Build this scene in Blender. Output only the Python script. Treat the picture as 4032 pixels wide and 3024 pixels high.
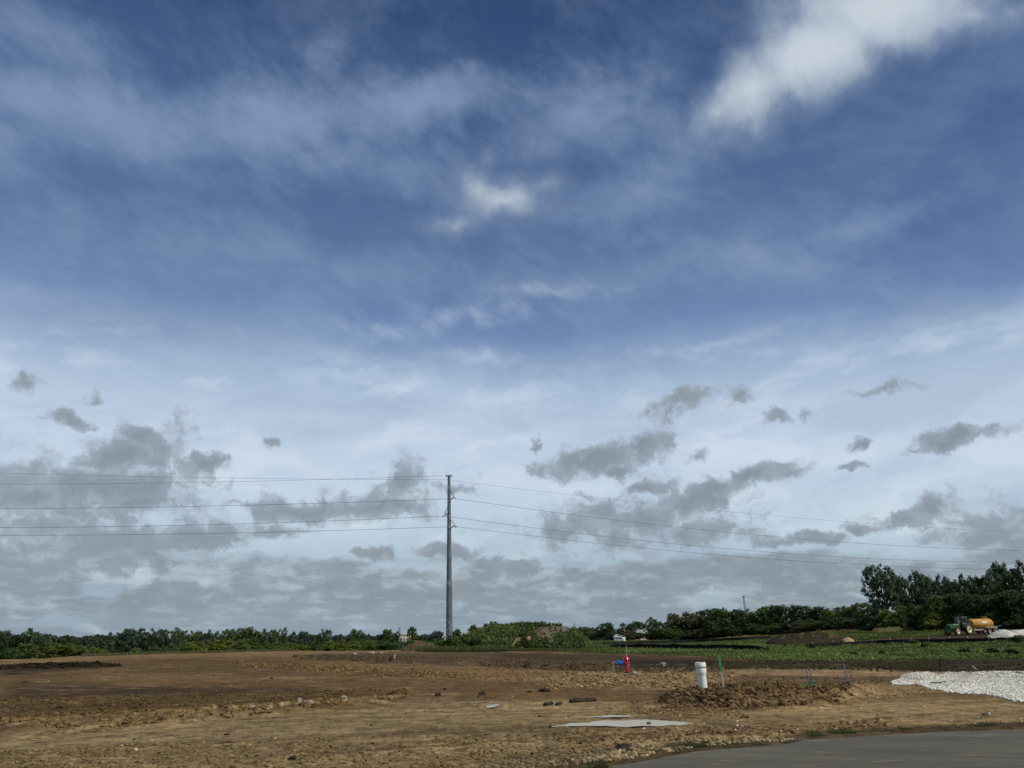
import bpy, math, random
import numpy as np
from mathutils import Vector, Matrix
R = math.radians
for o in list(bpy.data.objects): bpy.data.objects.remove(o)
scene = bpy.context.scene
col = scene.collection

# ------------------------------------------------------------------ camera
FPX = 2912.0; PITCH = R(19.1); CH = 1.7           # focal length in photo pixels, upward tilt, eye height
CP, SP = math.cos(PITCH), math.sin(PITCH)
cam = bpy.data.cameras.new('camera'); camo = bpy.data.objects.new('camera', cam); col.objects.link(camo)
camo.location = (0, 0, CH); camo.rotation_euler = (R(90) + PITCH, 0, 0)
cam.sensor_width = 36; cam.lens = FPX / 4032 * 36; cam.clip_start = 0.1; cam.clip_end = 30000
scene.camera = camo
scene.render.resolution_x = 1024; scene.render.resolution_y = 768

# ------------------------------------------------------------------ light and exposure
EXPO = -0.45
scene.view_settings.view_transform = 'Standard'; scene.view_settings.look = 'None'
scene.view_settings.exposure = EXPO; scene.view_settings.gamma = 1
SUN_EL = 48.0
sd = Vector((0.86 * math.cos(R(SUN_EL)), -0.51 * math.cos(R(SUN_EL)), math.sin(R(SUN_EL)))).normalized()
sun = bpy.data.lights.new('sun', 'SUN'); sun.energy = 4.6; sun.angle = R(0.5); sun.color = (1, .95, .87)
suno = bpy.data.objects.new('sun', sun); col.objects.link(suno)
suno.rotation_euler = sd.to_track_quat('Z', 'Y').to_euler(); suno.location = (30, -20, 60)

def lin(c): c = c / 255; return c / 12.92 if c <= .04045 else ((c + .055) / 1.055) ** 2.4
def rgb(r, g, b): return (lin(r), lin(g), lin(b))

def pix_dir(px, py):
    u = (px - 2016) / FPX; v = (1512 - py) / FPX
    return u, CP - v * SP, SP + v * CP
def azel(px, py):
    x, y, z = pix_dir(px, py); n = math.sqrt(x * x + y * y + z * z)
    return math.degrees(math.atan2(x, y)), math.degrees(math.asin(z / n))

# ------------------------------------------------------------------ sky (world)
world = bpy.data.worlds.new('World'); scene.world = world; world.use_nodes = True
class NB:
    def __init__(s, nt): s.nt = nt; nt.nodes.clear()
    def n(s, t, **k):
        nd = s.nt.nodes.new(t)
        for a, b in k.items(): setattr(nd, a, b)
        return nd
    def put(s, sock, v):
        if isinstance(v, bpy.types.NodeSocket): s.nt.links.new(v, sock)
        elif v is not None: sock.default_value = v
    def m(s, op, a, b=None, c=None, clamp=False):
        nd = s.n('ShaderNodeMath', operation=op); nd.use_clamp = clamp
        for i, v in enumerate((a, b, c)):
            if v is not None: s.put(nd.inputs[i], v)
        return nd.outputs[0]
    def v(s, op, a, b=None):
        nd = s.n('ShaderNodeVectorMath', operation=op); s.put(nd.inputs[0], a)
        if b is not None: s.put(nd.inputs[1], b)
        return nd
    def noise(s, vec, scale, detail=4, rough=.5, dist=0, color=False, lac=2.0):
        nd = s.n('ShaderNodeTexNoise'); s.put(nd.inputs['Vector'], vec); nd.inputs['Scale'].default_value = scale
        nd.inputs['Detail'].default_value = detail; nd.inputs['Roughness'].default_value = rough
        nd.inputs['Distortion'].default_value = dist; nd.inputs['Lacunarity'].default_value = lac
        return nd.outputs['Color' if color else 'Fac']
    def step(s, x, lo, hi, a=0., b=1.):
        nd = s.n('ShaderNodeMapRange', interpolation_type='SMOOTHSTEP'); s.put(nd.inputs[0], x)
        for i, q in enumerate((lo, hi, a, b)): s.put(nd.inputs[i + 1], q)
        return nd.outputs[0]
    def mix(s, f, a, b, blend='MIX'):
        nd = s.n('ShaderNodeMix', data_type='RGBA', blend_type=blend); nd.clamp_factor = True
        s.put(nd.inputs[0], f)
        for i, q in ((6, a), (7, b)):
            if isinstance(q, tuple) and len(q) == 3: q = (*q, 1)
            s.put(nd.inputs[i], q)
        return nd.outputs[2]
    def ramp(s, f, stops, interp='LINEAR'):
        nd = s.n('ShaderNodeValToRGB'); cr = nd.color_ramp; cr.interpolation = interp
        while len(cr.elements) < len(stops): cr.elements.new(.5)
        for e, (p, c) in zip(cr.elements, stops): e.position = p; e.color = (*c, 1)
        s.put(nd.inputs[0], f); return nd.outputs[0]
    def comb(s, x, y, z=0.):
        nd = s.n('ShaderNodeCombineXYZ')
        for i, q in enumerate((x, y, z)): s.put(nd.inputs[i], q)
        return nd.outputs[0]

SKY_S = 0.06
def build_sky():
    nb = NB(world.node_tree)
    K = 1.0 / (SKY_S * 2 ** EXPO)             # cloud radiance as seen after exposure
    def C(r, g, b): return tuple(q * K / 20 for q in rgb(r, g, b))   # /20: ramps clamp at 1, multiplied back
    dirv = nb.n('ShaderNodeTexCoord').outputs['Generated']
    sep = nb.n('ShaderNodeSeparateXYZ'); nb.put(sep.inputs[0], dirv)
    az = nb.m('MULTIPLY', nb.m('ARCTAN2', sep.outputs[0], sep.outputs[1]), 57.29578)
    el = nb.m('MULTIPLY', nb.m('ARCSINE', sep.outputs[2]), 57.29578)
    vec = nb.comb(az, el)
    sky = nb.n('ShaderNodeTexSky', sky_type='NISHITA'); sky.sun_disc = False
    sky.sun_elevation = R(SUN_EL); sky.sun_rotation = math.atan2(sd.x, sd.y); sky.air_density = 1.0; sky.dust_density = .6; sky.ozone_density = 2.0
    nish = nb.mix(1.0, sky.outputs[0], (.05, .05, .05), 'MULTIPLY')      # same /20 scale
    # warps
    w1 = nb.v('SUBTRACT', nb.noise(vec, .055, 3, .5, color=True), (.5, .5, .5)).outputs[0]
    w1s = nb.v('MULTIPLY', w1, (6, 4, 0)).outputs[0]
    w2 = nb.v('SUBTRACT', nb.noise(vec, .35, 6, .62, color=True), (.5, .5, .5)).outputs[0]
    w2s = nb.v('MULTIPLY', w2, (4.2, 2.6, 0)).outputs[0]
    vw = nb.v('ADD', vec, w2s).outputs[0]
    vsoft = nb.v('ADD', nb.v('ADD', vec, w1s).outputs[0], w2s).outputs[0]
    prev = [None]
    def blobs(vecs, lst):
        out = None
        for b in lst:
            cx, cy, a, bb = [q * 1.8228 for q in b[:4]]
            rot = b[4] if len(b) > 4 else 0; st = b[5] if len(b) > 5 else 1.
            c0 = azel(cx, cy); t = R(rot)
            e1 = azel(cx + a * math.cos(t), cy - a * math.sin(t)); e2 = azel(cx - bb * math.sin(t), cy - bb * math.cos(t))
            d1 = (e1[0] - c0[0], e1[1] - c0[1]); d2 = (e2[0] - c0[0], e2[1] - c0[1])
            mp = nb.n('ShaderNodeMapping', vector_type='TEXTURE')
            seq = vecs
            if out is not None or prev[0] is not None:      # chained so that few values are alive at once
                q = nb.n('ShaderNodeVectorMath', operation='MULTIPLY_ADD'); nb.put(q.inputs[0], out if out is not None else prev[0]); q.inputs[1].default_value = (0, 0, 1e-6); nb.put(q.inputs[2], vecs); seq = q.outputs[0]
            nb.put(mp.inputs[0], seq)
            mp.inputs['Location'].default_value = (c0[0], c0[1], 0); mp.inputs['Rotation'].default_value = (0, 0, math.atan2(d1[1], d1[0]))
            mp.inputs['Scale'].default_value = (math.hypot(*d1), math.hypot(*d2), 1)
            ln = nb.v('LENGTH', mp.outputs[0]).outputs['Value']
            f = nb.m('MULTIPLY_ADD', ln, -st, st)
            out = f if out is None else nb.m('SMOOTH_MAX', out, f, .25)
        prev[0] = out
        return out
    # clear sky: physical sky behind a thin veil that thickens towards the horizon
    eln = nb.m('DIVIDE', nb.m('ADD', el, nb.m('MULTIPLY', nb.m('SUBTRACT', nb.noise(vsoft, .06, 4, .5), .5), 6.)), 60.)
    veilc = nb.ramp(eln, [(0, C(146, 164, 178)), (.08, C(174, 195, 210)), (.14, C(198, 217, 231)), (.20, C(203, 220, 237)), (.27, C(190, 208, 230)), (.325, C(156, 179, 210)),
                          (.385, C(112, 140, 182)), (.46, C(93, 120, 161)), (.56, C(79, 107, 149)), (.65, C(67, 95, 137)), (.76, C(50, 77, 119)), (1, C(40, 62, 104))])
    base = nb.mix(.9, nish, veilc)
    # cleaner, deeper blue windows in the veil
    holes = blobs(vsoft, [(1980, 500, 330, 190, 20, 1.), (1150, 40, 420, 110, 0, .8), (560, 60, 160, 90, -30, .6), (2150, 230, 200, 120, 0, .8), (1050, 300, 90, 60, 0, .4)])
    base = nb.mix(nb.m('MULTIPLY', nb.step(holes, -.1, .9), .62), base, nb.ramp(eln, [(.35, C(92, 121, 170)), (.5, C(64, 94, 144)), (.7, C(54, 83, 126)), (.8, C(46, 72, 110))]))
    # cirrus veils
    cv = nb.comb(nb.m('ADD', nb.m('MULTIPLY', az, .5), nb.m('MULTIPLY', el, .22)), nb.m('ADD', el, nb.m('MULTIPLY', az, -.05)))
    cvw = nb.v('ADD', cv, nb.v('MULTIPLY', w1, (6, 6, 0)).outputs[0]).outputs[0]
    streak = nb.noise(cvw, .17, 7, .60, .3)
    fine = nb.noise(nb.comb(nb.m('MULTIPLY', az, .6), nb.m('ADD', el, nb.m('MULTIPLY', az, .35))), .8, 6, .62)
    cir = blobs(vsoft, [(230, 250, 360, 120, -4, 1.), (600, 255, 260, 115, 6, 1.), (890, 235, 280, 85, 10, .9), (0, 340, 170, 120, 0, .9), (720, 355, 280, 80, 0, .6), (90, 60, 230, 90, -20, .45), (715, 120, 60, 45, 50, .5),
                        (1240, 250, 260, 130, 10, .75), (1380, 400, 260, 90, 30, .5), (1660, 585, 300, 60, -10, .8), (1950, 640, 240, 60, -12, .6), (1180, 600, 420, 70, 3, .5), (480, 560, 520, 90, -4, .55), (350, 690, 420, 70, 0, .5), (1900, 470, 260, 40, 22, .45)])
    cirm = nb.step(nb.m('ADD', nb.m('ADD', cir, nb.m('MULTIPLY', nb.m('SUBTRACT', streak, .5), 1.15)), nb.m('MULTIPLY', nb.m('SUBTRACT', fine, .5), .35)), -.2, .95)
    base = nb.mix(nb.m('MULTIPLY', cirm, .92), base, C(124, 147, 180))
    allst = nb.step(nb.m('ADD', nb.m('MULTIPLY', streak, .7), nb.m('MULTIPLY', fine, .3)), .38, .68)
    base = nb.mix(nb.m('MULTIPLY', allst, .14), base, C(158, 180, 208))
    wisps = blobs(vsoft, [(450, 822, 90, 14, 0), (760, 815, 220, 26, 8), (860, 855, 180, 22, 10), (1030, 785, 150, 34, 0), (960, 690, 240, 44, 8, .7), (1560, 745, 300, 34, 14, .8),
                          (1640, 775, 200, 26, 0, .8), (1960, 745, 200, 24, 12, .7), (1000, 860, 800, 80, 0, .6), (1850, 880, 240, 50, 0, .5), (1200, 620, 140, 22, 0, .6)])
    wm = nb.step(nb.m('ADD', wisps, nb.m('MULTIPLY', nb.m('SUBTRACT', nb.m('ADD', nb.m('MULTIPLY', streak, .6), nb.m('MULTIPLY', fine, .4)), .5), 3.0)), -.1, 1.4)
    base = nb.mix(nb.m('MULTIPLY', wm, .5), base, C(204, 220, 238))
    # white cloud upper right and its small neighbour
    puff = nb.noise(nb.v('ADD', vec, nb.v('MULTIPLY', w2, (1.5, 1.5, 0)).outputs[0]).outputs[0], .28, 8, .6)
    vwh = nb.v('ADD', vec, nb.v('MULTIPLY', w2, (2.4, 1.8, 0)).outputs[0]).outputs[0]
    wh = blobs(vwh, [(1760, 110, 280, 135, 25, 1.5), (1900, 20, 360, 140, 12, 1.5), (1630, 190, 180, 100, 38, 1.2), (1550, 245, 110, 60, 38, .75), (1640, 270, 70, 50, 40, .5),
                       (2090, 40, 120, 60, 0, .8), (2190, 20, 80, 40, 0, .5), (1085, 430, 140, 66, 0, .85), (1030, 405, 60, 65, 60, .7), (985, 480, 90, 34, 15, .6), (1180, 400, 70, 40, 10, .5), (1150, 310, 50, 70, 80, .3), (1050, 340, 50, 30, 80, .3), (15, 705, 50, 35, 0, .6)])
    whd = nb.m('ADD', wh, nb.m('MULTIPLY', nb.m('SUBTRACT', puff, .5), .85))
    whm = nb.step(whd, -.2, .85, 0., .96)
    whc = nb.mix(nb.step(whd, .1, 1.4), C(130, 148, 176), C(200, 211, 220))
    base_hi = nb.mix(whm, base, whc)
    # grey cumulus fragments
    gl = [(250, 985, 90, 40, 0), (345, 990, 55, 45, 0), (300, 955, 40, 40, 30), (200, 1050, 260, 34, 2), (60, 1075, 120, 36, 0), (440, 1000, 48, 24, 15), (155, 905, 48, 16, -20, .8), (50, 828, 46, 20, 0, .5), (205, 855, 20, 12, 0, .5),
          (230, 1180, 250, 44, 0), (440, 1160, 120, 26, 5), (50, 1270, 130, 60, 0), (320, 1085, 120, 22, 0, .8), (120, 1140, 140, 30, 0, .8),
          (645, 1105, 105, 26, 4), (870, 1028, 50, 34, 40), (840, 1098, 120, 26, 0), (590, 1150, 80, 16, 8, .8), (990, 1050, 50, 14, -8, .7), (510, 1090, 50, 14, 0, .6),
          (812, 1195, 50, 18, 5), (965, 1188, 75, 16, -4), (1050, 1217, 45, 10, 5, .8), (590, 958, 16, 8, 0, .5),
          (1290, 990, 155, 34, 10, 1.1), (1390, 962, 60, 30, 12), (1330, 1018, 44, 18, 0), (1160, 960, 16, 14, 60, .6), (1505, 990, 32, 17, -10, .7),
          (1475, 860, 100, 26, 22, .75), (1595, 852, 32, 22, 40, .7), (1450, 890, 40, 26, 0, .5), (1890, 843, 80, 13, 8, .6), (1670, 900, 34, 12, 0, .55), (1745, 890, 18, 14, 0, .5),
          (1620, 1033, 120, 22, 14, 1.), (1395, 1060, 58, 17, 5), (1500, 1085, 90, 36, 10), (1540, 1060, 60, 20, 20),
          (1240, 1135, 110, 34, 5), (1290, 1110, 50, 28, 0), (1400, 1125, 90, 34, 0), (1500, 1150, 130, 26, 4), (1330, 1175, 70, 30, -10, .8),
          (1855, 962, 42, 16, 25, .85), (1835, 1015, 34, 11, 0, .7), (2060, 948, 110, 20, 12, 1.), (2150, 930, 40, 12, 0, .6),
          (180, 1070, 300, 90, 0, .62), (150, 1190, 260, 60, 0, .6), (1380, 1125, 250, 66, 8, .55), (780, 1085, 200, 44, 8, .5), (2080, 1130, 170, 50, 0, .55), (340, 965, 130, 60, 20, .5),
          (1960, 1115, 92, 22, 4), (2020, 1095, 30, 34, 60), (2110, 1125, 70, 24, 0), (2170, 1160, 130, 34, 0), (1745, 1165, 105, 16, 2), (1850, 1140, 40, 12, 0, .8)]
    gl = [(b[0], b[1], b[2] * 1.22, b[3] * 1.3, *b[4:]) for b in gl]; gb = blobs(vw, gl)
    # height axis squeezed towards the horizon, as a level cloud deck recedes
    lv = nb.comb(nb.m('MULTIPLY', az, .30), nb.m('MULTIPLY', nb.m('LOGARITHM', nb.m('MAXIMUM', nb.m('ADD', el, 1.6), .3), 2.718), 4.4))
    lvw = nb.v('ADD', lv, nb.v('MULTIPLY', w2, (1.2, .9, 0)).outputs[0]).outputs[0]
    sheet = nb.noise(nb.v('ADD', nb.comb(nb.m('MULTIPLY', az, .32), nb.m('ADD', el, nb.m('MULTIPLY', az, -.06))), nb.v('MULTIPLY', w2, (1.6, 1.6, 0)).outputs[0]).outputs[0], .26, 8, .56, .3)
    lowz = nb.step(el, 17, 23, 1., 0.)
    base = nb.mix(nb.m('MULTIPLY', nb.m('MULTIPLY', nb.step(sheet, .48, .66), lowz), .55), base, C(214, 227, 239))
    base = nb.mix(nb.m('MULTIPLY', nb.m('MULTIPLY', nb.step(sheet, .50, .34), lowz), .40), base, C(160, 178, 202))
    gn = nb.noise(vw, .46, 10, .69)
    gd = nb.m('ADD', gb, nb.m('MULTIPLY', nb.m('SUBTRACT', gn, .5), 2.1))
    gm = nb.step(gd, .0, .48)
    dn = nb.noise(lvw, .55, 9, .57); dn2 = nb.noise(lvw, 1.7, 6, .6)
    cover = nb.step(el, 4.2, 8.6, .75, -1.)
    gap = blobs(vsoft, [(250, 1270, 120, 60, 20, 1.), (150, 1350, 120, 22, 0, .8), (600, 1180, 330, 16, 0, .5), (1100, 1195, 60, 14, 0, .5)])
    cover = nb.m('SUBTRACT', cover, nb.m('MULTIPLY', nb.step(gap, 0, .6), .6))
    dd = nb.m('ADD', cover, nb.m('MULTIPLY', nb.m('SUBTRACT', dn, .5), 3.0))
    dm = nb.step(dd, .0, .65)
    cm = nb.m('MAXIMUM', gm, dm)
    lump = nb.m('ADD', nb.m('MULTIPLY', dn, .55), nb.m('MULTIPLY', dn2, .45))
    greyc = nb.ramp(lump, [(.36, C(184, 197, 208)), (.44, C(160, 173, 183)), (.50, C(142, 154, 163)), (.60, C(132, 144, 153)), (.68, C(166, 178, 187))])
    edge = nb.mix(nb.step(gd, .1, .9), C(156, 169, 184), C(128, 139, 149))
    edge = nb.mix(nb.m('MULTIPLY', nb.step(lump, .49, .62), .55), edge, C(164, 175, 186))
    core = nb.mix(nb.m('MULTIPLY', nb.step(gd, -.1, .2), nb.step(el, 5., 8., 0., .9)), greyc, edge)
    hz = nb.step(el, 0., 3.5, .6, 0.)
    cc = nb.mix(hz, core, C(140, 158, 173))
    base_lo = nb.mix(nb.m('MULTIPLY', cm, .92), base, cc)
    base_lo = nb.mix(nb.step(el, -3., -.5), tuple(q * .4 for q in C(140, 150, 150)), base_lo)
    shs = []
    for q in (base_lo, base_hi):
        bg = nb.n('ShaderNodeBackground'); nb.put(bg.inputs[0], nb.mix(1.0, q, (20., 20., 20.), 'MULTIPLY')); bg.inputs[1].default_value = SKY_S; shs.append(bg)
    # the fragments stay below 24 degrees, the white cloud above: one hard switch lets the renderer skip the unused half
    sw = nb.m('GREATER_THAN', el, 22.6); mx = nb.n('ShaderNodeMixShader'); nb.put(mx.inputs[0], sw)
    nb.nt.links.new(shs[0].outputs[0], mx.inputs[1]); nb.nt.links.new(shs[1].outputs[0], mx.inputs[2])
    out = nb.n('ShaderNodeOutputWorld'); nb.nt.links.new(mx.outputs[0], out.inputs[0])
    world.cycles.sampling_method = 'MANUAL'; world.cycles.sample_map_resolution = 512
build_sky()

# ------------------------------------------------------------------ helpers
def tag(o, label=None, cat=None, group=None, kind=None):
    if label: o['label'] = label
    if cat: o['category'] = cat
    if group: o['group'] = group
    if kind: o['kind'] = kind
    return o
def np_mesh(name, V, F, mat=None, colr=None, smooth=False, parent=None, fattr=None):
    V = np.asarray(V, dtype=np.float32); F = np.asarray(F, dtype=np.int32); k = F.shape[1]
    me = bpy.data.meshes.new(name); me.vertices.add(len(V)); me.vertices.foreach_set('co', V.ravel())
    me.loops.add(F.size); me.loops.foreach_set('vertex_index', F.ravel())
    me.polygons.add(len(F)); me.polygons.foreach_set('loop_start', np.arange(0, F.size, k, dtype=np.int32))
    try: me.polygons.foreach_set('loop_total', np.full(len(F), k, dtype=np.int32))
    except Exception: pass
    me.polygons.foreach_set('use_smooth', np.full(len(F), smooth, dtype=bool))
    if colr is not None:
        a = me.color_attributes.new('Col', 'FLOAT_COLOR', 'POINT')
        c = np.ones((len(V), 4), dtype=np.float32); c[:, :3] = colr; a.data.foreach_set('color', c.ravel())
    for nm, arr in (fattr or {}).items():
        a = me.attributes.new(nm, 'FLOAT', 'POINT'); a.data.foreach_set('value', arr.astype(np.float32))
    me.update(); me.validate()
    if mat: me.materials.append(mat)
    o = bpy.data.objects.new(name, me); col.objects.link(o)
    if parent: o.parent = parent
    return o
class MB:
    """collects simple shapes into one mesh"""
    def __init__(s): s.v = []; s.f = []
    def add(s, vs, fs):
        n = len(s.v); s.v += [tuple(v) for v in vs]; s.f += [tuple(n + i for i in f) for f in fs]; return s
    def box(s, c, d, rot=None, taper=1.0):
        x, y, z = d[0] / 2, d[1] / 2, d[2] / 2; vs = []
        for sz in (-1, 1):
            t = taper if sz > 0 else 1
            for sx, sy in ((-1, -1), (1, -1), (1, 1), (-1, 1)):
                p = Vector((sx * x * t, sy * y * t, sz * z))
                if rot is not None: p = rot @ p
                vs.append(p + Vector(c))
        return s.add(vs, [(3, 2, 1, 0), (4, 5, 6, 7), (0, 1, 5, 4), (1, 2, 6, 5), (2, 3, 7, 6), (3, 0, 4, 7)])
    def tube(s, pts, rads, n=10, cap=True):
        pts = [Vector(p) for p in pts]
        if not hasattr(rads, '__len__'): rads = [rads] * len(pts)
        rings = []
        for i, p in enumerate(pts):
            d = (pts[min(i + 1, len(pts) - 1)] - pts[max(i - 1, 0)]).normalized()
            a = Vector((0, 0, 1)) if abs(d.z) < .9 else Vector((1, 0, 0))
            u = d.cross(a).normalized(); w = d.cross(u)
            rings.append([p + (u * math.cos(2 * math.pi * k / n) + w * math.sin(2 * math.pi * k / n)) * rads[i] for k in range(n)])
        vs = [q for r in rings for q in r]; fs = []
        for i in range(len(pts) - 1):
            for k in range(n): fs.append((i * n + k, i * n + (k + 1) % n, (i + 1) * n + (k + 1) % n, (i + 1) * n + k))
        if cap: fs.append(tuple(range(n))[::-1]); fs.append(tuple((len(pts) - 1) * n + k for k in range(n)))
        return s.add(vs, fs)
    def lathe(s, prof, n=20, M=None, cap=True):
        """prof: (radius, z) about the Z axis, M places it"""
        M = M or Matrix(); vs = []; fs = []
        for r, z in prof:
            for k in range(n):
                t = 2 * math.pi * k / n; vs.append(M @ Vector((r * math.cos(t), r * math.sin(t), z)))
        for i in range(len(prof) - 1):
            for k in range(n): fs.append((i * n + k, i * n + (k + 1) % n, (i + 1) * n + (k + 1) % n, (i + 1) * n + k))
        if cap: fs.append(tuple(range(n))[::-1]); fs.append(tuple((len(prof) - 1) * n + k for k in range(n)))
        return s.add(vs, fs)
    def prism(s, poly, y0, y1):
        """polygon in XZ pushed from y0 to y1"""
        n = len(poly); vs = [(x, y0, z) for x, z in poly] + [(x, y1, z) for x, z in poly]
        return s.add(vs, [tuple(range(n)), tuple(range(n, 2 * n))[::-1]] + [(i, i + n, (i + 1) % n + n, (i + 1) % n) for i in range(n)])
    def build(s, name, mat, parent=None, smooth=False, bevel=0):
        me = bpy.data.meshes.new(name); me.from_pydata(s.v, [], s.f); me.materials.append(mat)
        import bmesh
        bm = bmesh.new(); bm.from_mesh(me); bmesh.ops.recalc_face_normals(bm, faces=bm.faces)
        if bevel: bmesh.ops.bevel(bm, geom=bm.edges[:], offset=bevel, segments=2, affect='EDGES', clamp_overlap=True)
        bm.to_mesh(me); bm.free()
        o = bpy.data.objects.new(name, me); col.objects.link(o)
        if smooth:
            me.polygons.foreach_set('use_smooth', [True] * len(me.polygons))
            try: me.set_sharp_from_angle(angle=R(35))
            except Exception: pass
        if parent: o.parent = parent
        return o
def empty(name, loc, rz=0, sc=1):
    o = bpy.data.objects.new(name, None); col.objects.link(o); o.location = loc; o.rotation_euler = (0, 0, rz); o.scale = (sc,) * 3 if not hasattr(sc, '__len__') else sc
    o.empty_display_size = .2; return o

# numpy noise
def _h(ix, iy, seed):
    h = (ix * 374761393 + iy * 668265263 + seed * 1442695041) & 0xffffffff
    h = ((h ^ (h >> 13)) * 1274126177) & 0xffffffff
    return ((h ^ (h >> 16)) & 0xffff) / 65535.0
def vn(x, y, seed=0):
    ix = np.floor(x).astype(np.int64); iy = np.floor(y).astype(np.int64); fx = x - ix; fy = y - iy
    fx = fx * fx * (3 - 2 * fx); fy = fy * fy * (3 - 2 * fy)
    a = _h(ix, iy, seed); b = _h(ix + 1, iy, seed); c = _h(ix, iy + 1, seed); d = _h(ix + 1, iy + 1, seed)
    return (a + (b - a) * fx) * (1 - fy) + (c + (d - c) * fx) * fy
def fbm(x, y, o=4, seed=0, g=.5):
    s = 0; a = 1; t = 0
    for i in range(o):
        s = s + a * vn(x * 2 ** i + i * 17.3, y * 2 ** i - i * 9.1, seed + i); t += a; a *= g
    return s / t - .5
def sstep(x, a, b):
    t = np.clip((x - a) / (b - a), 0, 1); return t * t * (3 - 2 * t)

# ------------------------------------------------------------------ materials
def mat(name, base, rough=.6, metal=0., spec=.5, vary=0., vscale=3., bump=0., bscale=8., dirt=None, dirt_amt=0., dscale=2., coat=0.):
    m = bpy.data.materials.new(name); m.use_nodes = True; nb = NB(m.node_tree)
    co = nb.n('ShaderNodeTexCoord').outputs['Object']
    p = nb.n('ShaderNodeBsdfPrincipled'); c = (*base, 1)
    if vary:
        f = nb.noise(co, vscale, 5, .6); c = nb.mix(nb.step(f, .3, .7), tuple(q * (1 - vary) for q in base), tuple(min(1, q * (1 + vary)) for q in base))
    if dirt:
        f = nb.step(nb.noise(co, dscale, 6, .65), .62 - dirt_amt * .4, .72 - dirt_amt * .3); c = nb.mix(nb.m('MULTIPLY', f, .85), c if not isinstance(c, tuple) else c[:3], dirt)
    nb.put(p.inputs['Base Color'], c); p.inputs['Roughness'].default_value = rough; p.inputs['Metallic'].default_value = metal
    p.inputs['Specular IOR Level'].default_value = spec; p.inputs['Coat Weight'].default_value = coat
    if bump:
        b = nb.n('ShaderNodeBump'); b.inputs['Strength'].default_value = 1; b.inputs['Distance'].default_value = bump
        nb.put(b.inputs['Height'], nb.noise(co, bscale, 6, .6)); nb.put(p.inputs['Normal'], b.outputs[0])
    o = nb.n('ShaderNodeOutputMaterial'); nb.nt.links.new(p.outputs[0], o.inputs[0]); return m
def soil_mat(name, fs=1., bump=.02, amt=1.):
    """soil: hue from the Col attribute, broken up by procedural noise"""
    m = bpy.data.materials.new(name); m.use_nodes = True; nb = NB(m.node_tree)
    co = nb.n('ShaderNodeTexCoord').outputs['Object']
    at = nb.n('ShaderNodeAttribute', attribute_name='Col').outputs['Color']
    n1 = nb.noise(co, 2.2 * fs, 8, .68); n2 = nb.noise(co, .35 * fs, 5, .6); n3 = nb.noise(co, 9. * fs, 4, .6)
    k = nb.m('ADD', nb.m('MULTIPLY', nb.step(n1, .32, .68), .75 * amt), nb.m('MULTIPLY', nb.step(n2, .3, .7), .30 * amt))
    k = nb.m('ADD', k, nb.m('MULTIPLY', nb.step(n3, .34, .66), .60 * amt))
    k = nb.m('ADD', k, 1 - .82 * amt)
    c = nb.mix(1., at, nb.comb(k, k, k), 'MULTIPLY')
    p = nb.n('ShaderNodeBsdfPrincipled'); nb.put(p.inputs['Base Color'], c); p.inputs['Roughness'].default_value = .95; p.inputs['Specular IOR Level'].default_value = .05
    b = nb.n('ShaderNodeBump'); b.inputs['Strength'].default_value = .8; b.inputs['Distance'].default_value = bump
    nb.put(b.inputs['Height'], nb.m('ADD', nb.noise(co, 11 * fs, 6, .65), nb.m('MULTIPLY', nb.noise(co, 3. * fs, 6, .6), 2.)))
    nb.put(p.inputs['Normal'], b.outputs[0])
    o = nb.n('ShaderNodeOutputMaterial'); nb.nt.links.new(p.outputs[0], o.inputs[0]); return m
def leaf_mat(name, base, tr=.25):
    m = bpy.data.materials.new(name); m.use_nodes = True; nb = NB(m.node_tree)
    at = nb.n('ShaderNodeAttribute', attribute_name='Col').outputs['Color']
    oi = nb.n('ShaderNodeObjectInfo').outputs['Random']
    c = nb.mix(1., at, base, 'MULTIPLY')
    c = nb.mix(1., c, nb.ramp(oi, [(0, (.75, .78, .8)), (.5, (1, 1, .95)), (1, (1.0, .92, .8))]), 'MULTIPLY')
    p = nb.n('ShaderNodeBsdfPrincipled'); nb.put(p.inputs['Base Color'], c); p.inputs['Roughness'].default_value = .55; p.inputs['Specular IOR Level'].default_value = .3
    t = nb.n('ShaderNodeBsdfTranslucent'); nb.put(t.inputs[0], c)
    mx = nb.n('ShaderNodeMixShader'); mx.inputs[0].default_value = tr
    nb.nt.links.new(p.outputs[0], mx.inputs[1]); nb.nt.links.new(t.outputs[0], mx.inputs[2])
    o = nb.n('ShaderNodeOutputMaterial'); nb.nt.links.new(mx.outputs[0], o.inputs[0]); return m
M = {}
M['soil'] = soil_mat('soil', 1., .055)
M['clod'] = soil_mat('clod_soil', 2.5, .01, .8)
M['steel'] = mat('weathered_steel', (.13, .15, .17), .55, .3, .4, .25, .8, dirt=(.42, .45, .47), dirt_amt=.18, dscale=1.5)
M['dark_metal'] = mat('dark_metal', (.02, .022, .025), .5, .4)
M['wire'] = mat('wire', (.07, .08, .09), .5, .5)
M['shield'] = mat('shield_wire', (.16, .18, .21), .5, .5)
M['red'] = mat('red_paint', (.42, .010, .018), .32, 0, .5, .12, 6, dirt=(.2, .12, .08), dirt_amt=.1, dscale=5, coat=.3)
M['blue'] = mat('blue_paint', (.01, .14, .50), .35, 0, .5, .15, 6)
M['white_plastic'] = mat('white_plastic', (.86, .84, .78), .4, 0, .5, .06, 3, dirt=(.5, .44, .34), dirt_amt=.12, dscale=3)
M['green_paint'] = mat('green_paint', (.02, .22, .11), .6, 0, .3, .2, 10)
M['wood'] = mat('weathered_wood', (.30, .27, .22), .85, 0, .2, .25, 12, .003, 30)
M['pale_wood'] = mat('pale_wood', (.48, .40, .28), .85, 0, .2, .2, 10)
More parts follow.
